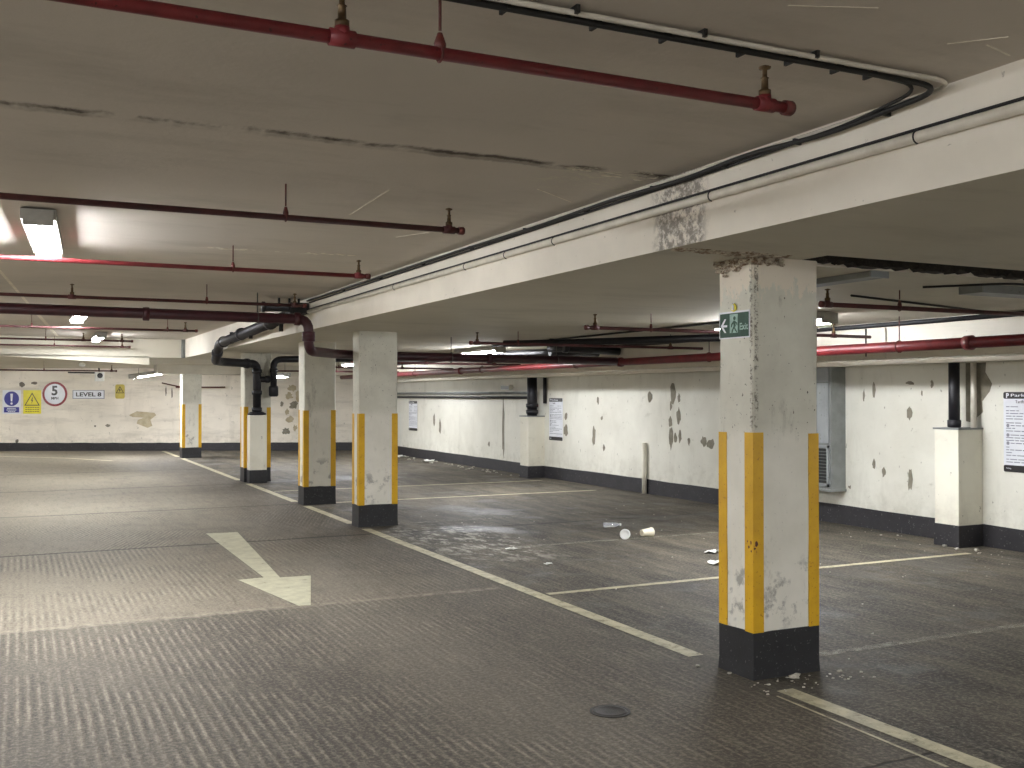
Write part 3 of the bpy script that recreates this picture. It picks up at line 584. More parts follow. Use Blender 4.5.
# crumbling head of the nearest pillar
cr = MB(); rnd = random.Random(11)
for i in range(190):
    a = rnd.random()
    if rnd.random() < .6: x, y = 3.595 + rnd.uniform(-.012, .012), 4.42 + a*.33
    else: x, y = 3.60 + a*a*.22, 4.43 + rnd.uniform(-.012, .008)
    cr.lump((x, y, 2.298 + rnd.uniform(-.03, .01) - (.05*rnd.random() if x < 3.6 and rnd.random() < .25 else 0)), rnd.uniform(.005, .014), (1.3, 1.5, .7), i)
tag(obj('spalled_head', cr, M['scab'], p1), 'crumbling concrete at the pillar head')
sc = MB(); rnd = random.Random(12)
for i in range(230):
    q = rnd.random()
    sc.lump((3.06 + .72*q, 4.40 + rnd.gauss(-.01, .015 + .035*q), 2.309), rnd.uniform(.006, .018), (1.8, 1.0, .3), i + 50)
struct('trim_2', sc, M['scab'])
# small knock marks on the yellow corner
km = MB()
fk = Frame((3.6045, 4.4355, 0), (0, -1, 0))
for (yy, zz, s1, s2) in ((4.452, .745, .012, .022), (4.47, .72, .012, .018), (4.482, .75, .008, .012), (4.45, .70, .01, .012)):
    km.plate(Frame((3.605, 0, 0), (0, -1, 0)), blob((-yy, zz), s1, s2, int(zz*1000)), -.001, .002)
for (xx, zz, s1, s2) in ((3.626, .74, .02, .03), (3.615, .715, .014, .012)):
    km.plate(Frame((0, 4.435, 0), (1, 0, 0)), blob((xx, zz), s1, s2, int(xx*1000)), -.001, .002)
tag(obj('chipped_paint', km, M['rust'], p1), 'rust brown chips in the yellow corner paint')
# drain boxing in front of the fourth pillar
bxg = thing('pipe_boxing', 'white boxing with black foot in front of the fourth pillar, holding the drain stack', 'boxing', (3.90, 18.36, 0))
obj('boxing_panel', MB().box((3.68, 18.23, 0.22), (3.98, 18.475, 1.20)), M['boxwhite'], bxg, bevel=.006)
obj('painted_base', MB().box((3.675, 18.225, 0), (3.985, 18.475, 0.23)), M['black'], bxg, bevel=.004)
obj('top_flange', MB().lathe([(.10, 0), (.16, .005), (.165, .03), (.10, .06)], (3.83, 18.36, 1.20), n=20), M['blackpipe'], bxg)

# ------------------------------------------------------------------ floor markings
def mark(name, polys, mat, label, cat='marking', group=None, z=.0035):
    mb = MB()
    for p in polys:
        k = len(p); mb.add([(x, y, z) for x, y in p], [tuple(range(k))])
    return tag(obj(name, mb, mat, recalc=False), label, cat, group)
def seg(x0, y0, x1, y1, wd):
    d = Vector((x1-x0, y1-y0)).normalized(); n = Vector((-d.y, d.x)) * wd/2
    return [(x0-n.x, y0-n.y), (x1-n.x, y1-n.y), (x1+n.x, y1+n.y), (x0+n.x, y0+n.y)]
G1 = 'painted lane line segments'
for a, b, lab in ((-6, 4.22, 'worn cream lane line running from the nearest pillar past the camera'),
                  (5.0, 11.40, 'worn cream lane line between the nearest and second pillars'),
                  (11.95, 14.10, 'short cream lane line between the second and third pillars'),
                  (14.75, 18.15, 'cream lane line between the third pillar and the boxed drain pillar'),
                  (18.95, 26.1, 'long pale lane line between the boxed drain pillar and the farthest pillar'),
                  (26.9, 29.8, 'short pale lane line behind the farthest pillar, reaching the back wall')):
    mark('lane_line', [seg(3.635, a, 3.635, b, .11)], M['line'], lab, 'floor line', G1)
mark('crack_line', [[(3.48, 3.05), (3.50, 3.05), (3.53, 4.15), (3.515, 4.15)]], M['line'], 'thin pale crack line beside the nearest lane line', 'floor line')
G2 = 'painted bay lines on the right'
for y, x1, lab, m in ((4.70, 8.2, 'faint bay line level with the nearest pillar', 'linefaint'),
                   (7.05, 8.4, 'long bay line ending at the near wall boxing, passing behind the nearest pillar', 'line'),
                   (9.37, 8.6, 'bay line under the two dropped cups', 'linefaint'),
                   (11.7, 8.6, 'faint bay line level with the second pillar', 'linefaint'),
                   (14.4, 8.5, 'bay line level with the third pillar', 'line'),
                   (16.5, 8.6, 'bay line just before the far wall boxing', 'line'),
                   (19.2, 8.6, 'bay line just past the far wall boxing', 'linefaint'),
                   (22.0, 8.6, 'farthest bay line across the floor', 'linefaint')):
    mark('bay_line', [seg(3.72 if y > 5 else 4.25, y, x1, y + .02, .075)], M[m], lab, 'floor line', G2)
mark('crossing_line', [seg(-3, 29.9, -.41, 29.06, .12), seg(-.41, 29.06, 1.11, 27.45, .12), seg(1.11, 27.45, 2.02, 25.85, .12)], M['line'],
     'curved pale line on the floor before the sign wall', 'floor line')
mark('direction_arrow', [[(1.90, 11.80), (1.885, 8.74), (1.665, 8.72), (1.865, 7.45), (1.95, 7.44), (2.27, 8.66), (2.01, 8.68), (2.24, 11.76)]], M['arrow'],
     'large cream painted arrow on the drive lane floor, pointing towards the camera', 'floor arrow', z=.004)
mh = thing('floor_gully', 'small round dark iron gully cover in the drive lane', 'drain cover', (2.62, 4.31, 0))
obj('cover', MB().lathe([(.085, -.02), (.085, .004), (.07, .005), (.065, .002), (.02, .002)], (2.62, 4.31, 0), n=28), M['iron'], mh)
rg = MB(); ringplate(rg, Frame((2.62, 4.31, 0), (1,0,0), (0,1,0)), 0, 0, .088, .10, 0, .004); obj('rim', rg, M['iron'], mh)

# ------------------------------------------------------------------ lamps
def lamp(c, label, ln=1.55, ang=0.0, top=None, tilt=0.0, wd=.15, rod=0.0, lit=True):
    t = thing('fluorescent_lamp' if lit else 'unlit_lamp', label, 'ceiling light', c, 'fluorescent tube lights' if lit else None)
    R = Matrix.Rotation(ang, 3, 'Z') @ Matrix.Rotation(tilt, 3, 'X')
    def tr(mb): mb.v = [tuple(Vector(c) + R @ Vector(p)) for p in mb.v]; return mb
    obj('housing', tr(MB().box((-wd*.66, -ln/2, -.050), (wd*.66, ln/2, .012))), M['housing'], t)
    n = 8; prof = [(-wd/2, -.028)] + [(-wd/2*math.cos(PI*i/n)*1.0, -.03 - .064*math.sin(PI*i/n)**.6) for i in range(1, n)] + [(wd/2, -.028)]
    k = len(prof); v = [(x, -ln/2+.02, z) for x, z in prof] + [(x, ln/2-.02, z) for x, z in prof]
    f = [tuple(range(k)), tuple(range(2*k-1, k-1, -1))] + [(i, i+1, k+i+1, k+i) for i in range(k-1)] + [(k-1, 0, k, 2*k-1)]
    mb = MB(); mb.add(v, f); obj('diffuser', tr(mb), M['tube'] if lit else M['greydark'], t)
    for s_ in (-1, 1):
        obj('end_cap', tr(MB().box((-wd*.56, s_*ln/2 - .022, -.088), (wd*.56, s_*ln/2 + .012, .008))), M['housing'], t)
    if rod:
        for s_ in (-.35, .35):
            p = Vector(c) + R @ Vector((0, s_*ln, .01)); obj('hanger', MB().tube([p, (p.x, p.y, p.z + rod)], .005, 6), M['steel'], t)
    return t
lamp((0.15, 7.55, 2.66), 'largest lit tube light, on the ceiling of the drive lane', 1.6, -.06)
lamp((0.74, 14.9, 2.66), 'second lit tube light down the drive lane, behind the maroon pipe', 1.5)
lamp((1.32, 20.2, 2.66), 'third lit tube light down the drive lane, before the cross beam', 1.5)
lamp((2.98, 26.8, 2.13), 'tilted lit tube light hanging by the back wall near the farthest pillar', 1.2, -.9, tilt=.13, rod=.14, wd=.24)
lamp((6.6, 7.85, 2.29), 'lit tube light over the bays behind the nearest pillar', 1.6)
lamp((6.62, 14.9, 2.29), 'lit tube light over the bays beyond the second pillar', 1.6)
lamp((6.6, 21.5, 2.29), 'lit tube light over the far bays between the second and third pillars', 1.5)
lamp((5.56, 24.0, 2.06), 'farthest lit tube light over the bays, beside the boxed drain pillar', 1.2, rod=.23)
lamp((0.5, -2.3, 2.66), 'lit tube light on the lane ceiling behind the camera', 1.5)
lamp((-1.7, -1.9, 2.66), 'added unseen tube light over the far side of the lane, behind the camera', 1.5)  # added out of view to brighten beam and pillar from behind left
lamp((-3.4, 5.0, 2.66), 'added unseen tube light over the far side of the lane, level with the nearest pillar', 1.5)  # added off frame to light the beam face and pillar sides
lamp((-2.2, 1.2, 2.66), 'added unseen tube light over the far side of the lane beside the camera', 1.5)  # added off frame to light the long beam's face
lamp((5.6, -3.6, 2.29), 'added unseen tube light over the bays behind the camera', 1.5)  # extra lamp added behind the camera to brighten the foreground
lamp((6.6, 0.4, 2.29), 'lit tube light over the bays beside the camera', 1.5)
lamp((-2.4, 23.6, 2.28), 'added unseen tube light under the low slab on the far side of the lane', 1.5)  # added off frame to raise the light towards the back wall
lamp((-1.9, 28.8, 2.28), 'added unseen tube light under the low slab before the sign wall', 1.5, .3)  # unseen lamp added to brighten the back wall
lamp((-0.8, -7.0, 2.66), 'lit tube light at the near end of the lane', 1.5)
lamp((-2.6, 8.6, 2.66), 'added unseen tube light over the far side of the lane', 1.5)  # unseen lamp added beside the lane for extra fill
lamp((-2.6, 16.7, 2.66), 'added unseen tube light over the far side of the lane, deeper in', 1.5)  # further fill lamp added out of view, deeper down the lane
def tray(a, b, label):
    t = thing('cable_tray', label, 'cable tray', ((a[0]+b[0])/2, (a[1]+b[1])/2, a[2]))
    obj('tray_body', MB().box(a, b), M['greydark'], t, bevel=.004)
    obj('end_plate', MB().box((a[0]-.004, a[1]-.012, a[2]-.004), (b[0]+.004, a[1], b[2])), M['grey'], t)
tray((4.66, 4.63, 2.272), (4.80, 6.0, 2.3095), 'grey cable tray fixed under the soffit beside the nearest pillar head')
tray((5.92, 4.86, 2.255), (7.9, 5.06, 2.3095), 'grey cable tray under the soffit by the frame edge, beyond the open joint')

# ------------------------------------------------------------------ sprinkler pipes
def head(x, y, z, h, parent, mat='brass'):
    o = MB(); o.lathe([(.020, 0), (.020, .018), (.012, .022), (.011, h*.55), (.014, h*.58), (.008, h*.62), (.008, h*.85), (.019, h*.88), (.021, h*.94), (.006, h)], (x, y, z + .010), n=12)
    obj('sprinkler_head', o, M[mat], parent)
def hanger(x, y, z, r, top, parent, ring=True):
    o = MB(); o.tube([(x, y, z + r + .045), (x, y, top)], .0045, 6)
    o.lathe([(r*.9, 0), (r*.95, .02), (.007, .05)], (x, y, z + r*.4), n=10)
    if ring:
        pts = [(x, y + (r+.004)*math.cos(a), z + (r+.004)*math.sin(a)) for a in [PI*2*i/12 for i in range(13)]]
        o.tube(pts, .004, 5)
    obj('hanger', o, M['rust'], parent)
def sprinkler(x0, x1, y, z, top, label, heads=(), hangs=(), r=.0165, mat='reddark', slope=0.0, tees=()):
    t = thing('sprinkler_pipe', label, 'pipe', ((x0+x1)/2, y, z), 'red sprinkler branch pipes')
    zz = lambda x: z + slope * (x - x0)
    obj('pipe', MB().tube([(x0, y, zz(x0)), (x1, y, zz(x1))], r, 14), M[mat], t)
    e = MB(); e.lathe([(r+.006, 0), (r+.007, .03), (r+.003, .036), (.006, .038)], (x1 - .012, y, zz(x1)), (1 if x1 > x0 else -1, 0, 0), 14); obj('end_cap', e, M['rust'], t)
    for hx in heads:
        e = MB(); e.tube([(hx-.035, y, zz(hx)), (hx+.035, y, zz(hx))], r+.005, 14); e.lathe([(r+.004, 0), (r+.002, .03)], (hx, y, zz(hx)), n=12); obj('tee_fitting', e, M[mat], t)
        head(hx, y, zz(hx) + r, min(.10, top - zz(hx) - r - .03), t)
    for hx in hangs: hanger(hx, y, zz(hx), r, top, t)
    return t
Gt = CEIL
sprinkler(-5.8, 2.28, 2.63, 2.50, Gt, 'nearest thick red sprinkler pipe under the lane ceiling', (-3.2, -1.5, .77, 2.19), (-2.4, 1.05), mat='red', r=.0185)
sprinkler(-5.8, 2.29, 5.42, 2.50, Gt, 'second red sprinkler pipe under the lane ceiling, just before the largest lamp', (-3.2, -.9, 2.22), (-2.4, 1.28))
sprinkler(-5.8, 2.50, 7.82, 2.50, Gt, 'third red sprinkler pipe, bright beside the largest lamp', (-3.0, 2.43), (-2.0, 1.45), mat='red')
sprinkler(-5.8, 2.72, 10.68, 2.50, Gt, 'dark fourth sprinkler pipe just above the thick maroon pipe', (-2.6, .46, 2.62), (-1.5, 1.72))
sprinkler(-5.8, 2.35, 15.55, 2.50, Gt, 'fifth sprinkler pipe, just past the thick maroon pipe', (-2.6, 2.2), (.16, 1.95))
sprinkler(-5.8, 1.78, 18.95, 2.50, Gt, 'sixth sprinkler pipe, in front of the cross beam', (-2.2, 1.62, 1.0), (.41,))
sprinkler(-5.8, 1.95, 21.25, 2.50, Gt, 'seventh sprinkler pipe, hard against the cross beam', (-2.2, 1.82), (.61,))
sprinkler(-5.8, 1.97, 24.5, 2.10, SOF, 'farthest sprinkler pipe, above the speed limit sign', (-2.2, 1.88), (.5,))
RS = 'red sprinkler pipe over the bays, '
sprinkler(8.0, 5.02, 5.4, 2.18, SOF, RS + 'nearest, ending behind the nearest pillar', (5.04, 7.4), (5.72,))
sprinkler(8.0, 4.62, 7.95, 2.16, SOF, RS + 'ending in mid air beyond the nearest pillar', (4.68, 7.5), (5.28,))
sprinkler(8.0, 4.75, 10.85, 2.16, SOF, RS + 'dark one ending near the second lit lamp', (4.8, 7.5), (5.33,))
sprinkler(8.0, 4.95, 16.2, 2.095, SOF, RS + 'just behind the maroon pipe beside the second pillar', (6.22, 7.5), (5.4,))
sprinkler(8.0, 4.95, 19.3, 2.095, SOF, RS + 'seen through the gap of the middle pillars', (5.1, 6.9), (5.6,))
sprinkler(8.0, 4.95, 22.6, 2.095, SOF, RS + 'nearest the back wall', (5.1, 6.5), (6.0,))

# thick maroon main
mr = thing('main_pipe', 'thick maroon sprinkler main crossing the lane and dropping beside the third pillar', 'pipe', (2.9, 11.3, 2.0))
zl, zr = 2.405, 2.03
obj('pipe', MB().tube([(-5.9, 11.3, zl+.03), (2.93, 11.3, zl), (2.93, 11.3, zr+.02), (3.42, 11.96, zr+.02), (3.85, 12.25, zr+.02), (7.55, 12.25, zr)], .056, 18, bend=.13), M['darkred'], mr)
for c, ax in (((2.80, 11.3, zl), (1,0,0)), ((2.93, 11.3, zl-.17), (0,0,-1)), ((2.93, 11.3, zr+.16), (0,0,-1)), ((-.6, 11.3, zl+.01), (1,0,0)), ((1.2, 11.3, zl), (1,0,0)), ((5.6, 12.25, zr+.01), (1,0,0))):
    obj('coupling', MB().lathe([(.056, -.035), (.071, -.03), (.073, .03), (.056, .035)], c, ax, 18), M['darkred'], mr)
for x in (2.36, -.9): 
    o = MB().tube([(x, 11.3, zl + .06), (x, 11.3, CEIL)], .007, 8); o.tube([(x, 11.3 + .062*math.cos(a), zl + .062*math.sin(a)) for a in [2*PI*i/14 for i in range(15)]], .006, 6); obj('hanger', o, M['steel'], mr)
for x in (5.05, 6.6):
    o = MB().tube([(x, 12.25, zr + .06), (x, 12.25, SOF)], .006, 8); o.tube([(x, 12.25 + .062*math.cos(a), zr + .01 + .062*math.sin(a)) for a in [2*PI*i/14 for i in range(15)]], .006, 6); obj('hanger', o, M['steel'], mr)
hd = thing('header_pipe', 'long red header pipe running along the lit wall beam to the frame edge', 'pipe', (7.6, 12, 2.0))
obj('pipe', MB().tube([(7.62, 1.0, 2.02), (7.62, 26.0, 2.02)], .05, 18), M['header'], hd)
for y in (7.2, 8.55, 10.2, 13.5, 17, 20.5, 5.25):
    o = MB().tube([(7.62, y, 2.07), (7.62, y, SOF)], .005, 8)
    o.tube([(7.62 + .056*math.cos(a), y, 2.02 + .056*math.sin(a)) for a in [2*PI*i/14 for i in range(15)]], .006, 6); obj('hanger', o, M['rust'], hd)
for y in (6.4, 12.25, 18): obj('coupling', MB().lathe([(.05, -.04), (.066, -.035), (.066, .035), (.05, .04)], (7.62, y, 2.02), (0,1,0), 18), M['header'], hd)
for y_, z_, lab_ in ((7.77, 1.93, 'pale thin conduit drop on the wall beam, farther from the nearest pillar'), (8.04, 1.96, 'dark thin wire drop on the wall beam, close to the nearest pillar')):
    tag(obj('conduit_drop', MB().tube([(8.03, y_, 2.25), (8.03, y_, z_)], .008, 8), M['conduit' if y_ < 8 else 'cable']), lab_, 'conduit')
bp = tag(obj('black_pipe', MB().tube([(8.0, 0.5, 2.275), (8.0, 26, 2.28)], .023, 12), M['blackpipe']), 'thin black pipe tucked along the top of the lit wall beam', 'pipe')
wc = tag(obj('wall_cable', MB().tube([(8.585, 1, 1.945), (8.585, 26, 1.945)], .010, 8), M['conduit']), 'thin pale cable along the underside step of the wall beam', 'cable')

# ------------------------------------------------------------------ drains by the fourth pillar
def collar(c, ax, r, parent, nm='collar', l=.04):
    obj(nm, MB().lathe([(r, -l), (r*1.22, -l*.8), (r*1.25, l*.8), (r, l)], c, ax, 18), M['blackpipe'], parent)
st = thing('drain_stack', 'black drain pipe running under the lane ceiling and down into the white boxing', 'drain pipe', (3.90, 18.36, 1.2))
r = .072
obj('pipe', MB().tube([(2.87, 11.75, 2.50), (2.90, 16.75, 2.385), (2.90, 17.15, 2.12), (3.10, 17.9, 2.13), (3.83, 18.36, 2.11), (3.83, 18.36, 1.22)], r, 18, bend=.12), M['blackpipe'], st)
for c, ax in (((2.885, 14.9, 2.435), (0,1,-.02)), ((2.88, 13.0, 2.475), (0,1,-.02)), ((2.90, 16.4, 2.395), (0,1,-.02)), ((2.90, 16.97, 2.24), (.05,.8,-1)), ((3.62, 18.23, 2.115), (1,.63,0)), ((3.83, 18.36, 1.98), (0,0,1)), ((3.83, 18.36, 1.60), (0,0,1)), ((3.83, 18.36, 1.30), (0,0,1))): collar(c, ax, r, st)
for y in (12.4, 14.2, 15.6): obj('pipe_clip', MB().box((2.85, y-.012, 2.33), (2.90, y+.012, 2.50)), M['blackpipe'], st)
br = thing('branch_drain', 'black branch drain with capped end beside the drain stack', 'drain pipe', (4.20, 18.4, 1.5))
r2 = .058
obj('pipe', MB().tube([(5.6, 18.4, 2.235), (4.13, 18.38, 2.20), (4.13, 18.38, 1.60)], r2, 16, bend=.14), M['blackpipe'], br)
obj('pipe', MB().tube([(3.84, 18.36, 1.84), (4.13, 18.38, 1.84)], r2*.9, 16), M['blackpipe'], br)
obj('end_cap', MB().lathe([(.06, 0), (.085, .02), (.085, .16), (.075, .19)], (4.13, 18.38, 1.53), n=16), M['blackpipe'], br)
collar((4.13, 18.38, 2.0), (0,0,1), r2, br); collar((4.02, 18.37, 1.84), (1,0,0), r2*.9, br)
vb = thing('pipe_valve', 'dark valve cluster against the beam face above the maroon pipe', 'valve', (2.85, 11.45, 2.5))
obj('body', MB().lathe([(.03, 0), (.05, .02), (.05, .34), (.065, .36), (.065, .44)], (2.50, 11.75, 2.565), (1, -.02, 0), 16), M['blackpipe'], vb)
obj('flange', MB().lathe([(.03, -.02), (.062, -.015), (.062, .015), (.03, .02)], (2.52, 11.75, 2.565), (1, 0, 0), 16), M['blackpipe'], vb)
for x in (2.70, 2.82, 2.93): obj('bolt', MB().tube([(x, 11.75, 2.59), (x, 11.75, 2.675)], .014, 8), M['cable'], vb)
obj('junction_cover', MB().box((2.80, 11.62, 2.49), (3.02, 11.88, 2.62)), M['cable'], vb, bevel=.01)

# ------------------------------------------------------------------ cables and conduits
def clipped(name, pts, r, mat, label, bend, clips, cat='cable', cr=None):
    t = thing(name, label, cat, pts[0])
    obj('run', MB().tube(pts, r, 10, bend=bend, steps=8), M[mat], t)
    for c in clips:
        obj('clip', MB().box((c[0]-c[3], c[1]-c[4], c[2]-.012), (c[0]+c[3], c[1]+c[4], c[2]+.012)), M['cable'], t)
    return t
cp = [(-5.5, 2.62, 2.662), (2.72, 2.57, 2.662), (3.012, 2.56, 2.662), (3.012, 3.2, 2.655), (3.012, 4.4, 2.66), (3.012, 11.6, 2.66)]
clipped('ceiling_conduit', cp, .0085, 'conduit', 'pale conduit on the lane ceiling that turns and follows the beam corner', .22, [(x, 2.59, 2.668, .006, .035) for x in (1.45, 1.9, 2.35)], 'conduit')
kb = [(-5.5, 2.655, 2.655), (2.70, 2.605, 2.655), (2.98, 2.60, 2.65), (2.990, 3.2, 2.625), (2.99, 3.7, 2.650), (2.99, 4.2, 2.63), (2.99, 4.9, 2.645), (2.99, 5.8, 2.632), (2.99, 7, 2.64), (2.99, 11.6, 2.64)]
clipped('black_cable', kb, .0105, 'cable', 'thick black cable clipped across the lane ceiling and along the beam corner', .16,
        [(x, 2.63, 2.662, .005, .03) for x in (1.25, 1.55, 1.8, 2.1, 2.3, 2.5, 2.65)] + [(3.005, y, 2.64, .02, .006) for y in (2.9, 3.4, 3.9, 4.5, 5.2, 6, 6.9, 7.9, 9, 10.2)])
clipped('black_cable', [(-5.5, 2.68, 2.668), (2.66, 2.64, 2.668), (2.945, 2.66, 2.665), (3.0, 3.1, 2.64), (3.016, 4, 2.632), (3.016, 11.6, 2.62)], .007, 'cable',
        'thin black cable beside the thick one across the lane ceiling', .14, [])
bc = clipped('beam_conduit', [(3.006, -3, 2.505), (3.006, 5.8, 2.515), (3.006, 11.6, 2.515)], .021, 'conduit', 'cream painted conduit running along the side face of the long beam', 0, [], 'conduit')
for y in (2.75, 4.0, 5.6, 6.3, 7.0, 8.6): obj('saddle', MB().tube([(3.006 - .023*math.sin(a), y, 2.511 - .024*math.cos(a)*-1) for a in [PI*i/8 for i in range(9)]], .003, 6), M['cable'], bc)
clipped('black_cable', [(3.018, -3, 2.536), (3.018, 5, 2.545), (3.018, 11.6, 2.548)], .0075, 'cable', 'black cable lying on top of the cream beam conduit', 0, [])
clipped('black_cable', [(6.44, 8.3, 2.296), (6.44, 14, 2.296)], .012, 'cable', 'black cable on the bay soffit beside the lit lamps', 0, [])
clipped('soffit_cable', [(5.62, 5.1, 2.298), (5.95, 4.68, 2.298), (8.9, 4.70, 2.298)], .008, 'cable', 'black cable on the bay soffit beside the open joint', .1, [])
clipped('soffit_cable', [(5.6, 5.75, 2.297), (8.0, 6.4, 2.297)], .009, 'cable', 'black cable slanting across the bay soffit above the header pipe', .1, [])
# black service pipes above the second gap
sv = [([(8.0, 12.9, 2.20), (7.1, 12.9, 2.24), (7.0, 13.2, 2.24)], .06, 'black service pipe under the soffit just past the maroon main, elbow end'),
      ([(7.9, 9.6, 2.25), (6.4, 12.0, 2.25), (5.9, 12.45, 2.25)], .045, 'black service pipe slanting under the bay soffit'),
      ([(8.0, 13.5, 2.20), (7.2, 13.5, 2.20), (7.0, 15.2, 2.22), (6.95, 20, 2.22)], .055, 'black service pipe turning along the bays above the header pipe')]
for pts, rr, lab in sv:
    t = thing('service_pipe', lab, 'pipe', pts[0], 'black service pipes over the bays')
    obj('pipe', MB().tube(pts, rr, 12, bend=.2), M['blackpipe'], t)
    obj('coupling', MB().lathe([(rr, -.04), (rr*1.3, -.03), (rr*1.3, .03), (rr, .04)], pts[1], (1, 0.01, 0) if abs(pts[0][0]-pts[1][0]) > .2 else (0, 1, 0), 14), M['blackpipe'], t)
    p = Vector(pts[0]).lerp(Vector(pts[1]), .4); obj('hanger', MB().tube([p, (p.x, p.y, SOF)], .006, 6), M['steel'], t)

# ------------------------------------------------------------------ things on the right wall
def boxing(y0, y1, x, h, label):
    t = thing('pipe_boxing', label, 'boxing', ((x+WX)/2, (y0+y1)/2, 0))
    obj('boxing_panel', MB().box((x, y0, .2), (WX, y1, h)), M['boxwhite'], t, bevel=.006)
    obj('painted_base', MB().box((x-.008, y0-.008, 0), (WX, y1+.008, .225)), M['blackwall'], t, bevel=.004)
    obj('top_board', MB().box((x-.012, y0-.012, h), (WX, y1+.012, h+.018)), M['greydark'], t)
    return t
boxing(7.36, 7.66, 8.60, 1.20, 'waist-high cream boxing on the wall near the frame edge, black pipe entering its top')
boxing(17.08, 17.42, 8.60, 1.15, 'far cream boxing on the wall beyond the second pillar, thick black pipe entering its top')
def down(x, y, r, z0, z1, label, cols):
    t = thing('drain_pipe', label, 'drain pipe', (x, y, z0))
    obj('pipe', MB().tube([(x, y, z0), (x, y, z1)], r, 18), M['blackpipe'], t)
    for z in cols: collar((x, y, z), (0,0,1), r, t)
down(8.74, 7.53, .055, 1.215, 1.895, 'black down pipe above the nearer wall boxing', (1.26,))
down(8.77, 17.25, .095, 1.165, 1.895, 'thick black down pipe above the far wall boxing', (1.24, 1.36))
tag(obj('wall_conduit', MB().tube([(8.87, 7.40, 1.215), (8.87, 7.40, 1.895)], .03, 12), M['conduit']), 'pale pipe beside the black down pipe over the nearer boxing', 'conduit')
tag(obj('wall_conduit', MB().tube([(8.9, 16.98, 1.40), (8.9, 16.98, 1.885)], .035, 12), M['blackpipe']), 'slim dark pipe beside the thick down pipe, above the far boxing', 'conduit')
tag(obj('white_post', MB().tube([(8.90, 13.6, 0.0), (8.90, 13.6, .80)], .038, 14), M['boxwhite']), 'low white pipe standing against the right wall', 'pipe')
for z, lab in ((1.60, 'upper of the two dark pipes running along the far right wall'), (1.51, 'lower of the two dark pipes running along the far right wall')):
    tag(obj('wall_pipe', MB().tube([(8.87, 17.36, z), (8.87, 27.0, z)], .028, 10), M['greydark'] if z > 1.55 else M['blackpipe']), lab, 'pipe')
jb = thing('junction_box', 'small white junction box high on the wall left of the thick down pipe', 'box', (8.9, 18.7, 1.63))
obj('case', MB().box((8.86, 18.45, 1.66), (8.95, 18.85, 1.76)), M['white'], jb, bevel=.008)
obj('case_lid', MB().box((8.855, 18.47, 1.675), (8.862, 18.83, 1.745)), M['grey'], jb)
# grey riser cabinet
cb = thing('riser_cabinet', 'tall grey metal riser cabinet with dark louvre on the wall behind the nearest pillar', 'cabinet', (8.85, 9.8, .4))
cy0, cy1 = 9.29, 10.45
obj('cabinet_body', MB().box((8.72, cy0, .42), (WX, cy1, 1.89)), M['greydark'], cb, bevel=.005)
obj('door', MB().box((8.708, cy0+.04, .98), (8.721, cy1-.04, 1.70)), M['grey'], cb)
obj('top_panel', MB().box((8.708, cy0+.04, 1.715), (8.721, cy1-.04, 1.885)), M['grey'], cb)
fr_ = MB(); 
for a, b in (((8.700, cy0+.03, .46), (8.721, cy0+.06, .95)), ((8.700, cy1-.06, .46), (8.721, cy1-.03, .95)), ((8.700, cy0+.03, .46), (8.721, cy1-.03, .49)), ((8.700, cy0+.03, .92), (8.721, cy1-.03, .95))): fr_.box(a, b)
obj('louvre_frame', fr_, M['grey'], cb)
lv = MB()
for i in range(11):
    z = .50 + i*.038; lv.add([(8.719, cy0+.06, z), (8.719, cy1-.06, z), (8.704, cy1-.06, z+.028), (8.704, cy0+.06, z+.028), (8.719, cy0+.06, z+.004), (8.719, cy1-.06, z+.004), (8.706, cy1-.06, z+.032), (8.706, cy0+.06, z+.032)],
        [(0,1,2,3), (7,6,5,4), (0,4,5,1), (1,5,6,2), (2,6,7,3), (3,7,4,0)])
obj('louvre', lv, M['louvre'], cb)
obj('bottom_rail', MB().box((8.695, cy0-.01, .40), (WX, cy1+.01, .43)), M['greydark'], cb)

# ------------------------------------------------------------------ signs
# tariff notices
def notice(yc, zc, wd, h, label, seed):
    t = thing('tariff_notice', label, 'notice', (WX-.01, yc, zc-h/2), 'parking tariff boards')
    fr = Frame((WX-.004, yc, zc), (0, -1, 0))
    q = MB().plate(fr, rrect(-wd/2, -h/2, wd/2, h/2, .025), 0, .006); obj('board', q, M['signwhite'], t)
    hb = h*.085
    obj('header_bar', MB().plate(fr, rrect(-wd/2, h/2-hb, wd/2, h/2, .018), .006, .008), M['signblack'], t)
    obj('footer_bar', MB().plate(fr, rrect(-wd/2, -h/2, wd/2, -h/2+hb, .018), .006, .008), M['signblack'], t)
    text('lettering', 'P', hb*.95, M['signwhite'], fr, -wd/2+.03, h/2-hb*.85, .0085, t, bold=.002)
    text('lettering', 'Parking', hb*.60, M['signwhite'], fr, -wd/2+.03+hb*.75, h/2-hb*.68, .0085, t, width=wd*.5)
    text('lettering', 'Tariffs', h*.052, M['signblack'], fr, -wd*.24, h/2-hb-h*.055, .0065, t)
    text('lettering', 'Parking', hb*.28, M['signwhite'], fr, -wd/2+.03, -h/2+hb*.45, .0085, t)
    pr = MB(); rnd = random.Random(seed)
    y = h/2 - hb - h*.10; i = 0
    while y > -h/2 + hb + .03:
        u = -wd/2 + .03
        if 5 < i < 13 and i % 3 == 0: u += .05; pr.plate(fr, disc(-wd/2+.05, y, .018, 12), .006, .0072)
        while u < wd/2 - .05:
            e = min(u + rnd.uniform(.03, .10), wd/2 - .02)
            if i < 5 and -wd*.05 < e < wd*.12: u = wd*.13; continue
            pr.plate(fr, rect(u, y-.004, e, y+.005), .006, .0072); u = e + .012
            if rnd.random() < .06: break
        y -= h*.034 if i % 4 else h*.05; i += 1
    obj('small_print', pr, M['signgrey'], t)
    return t
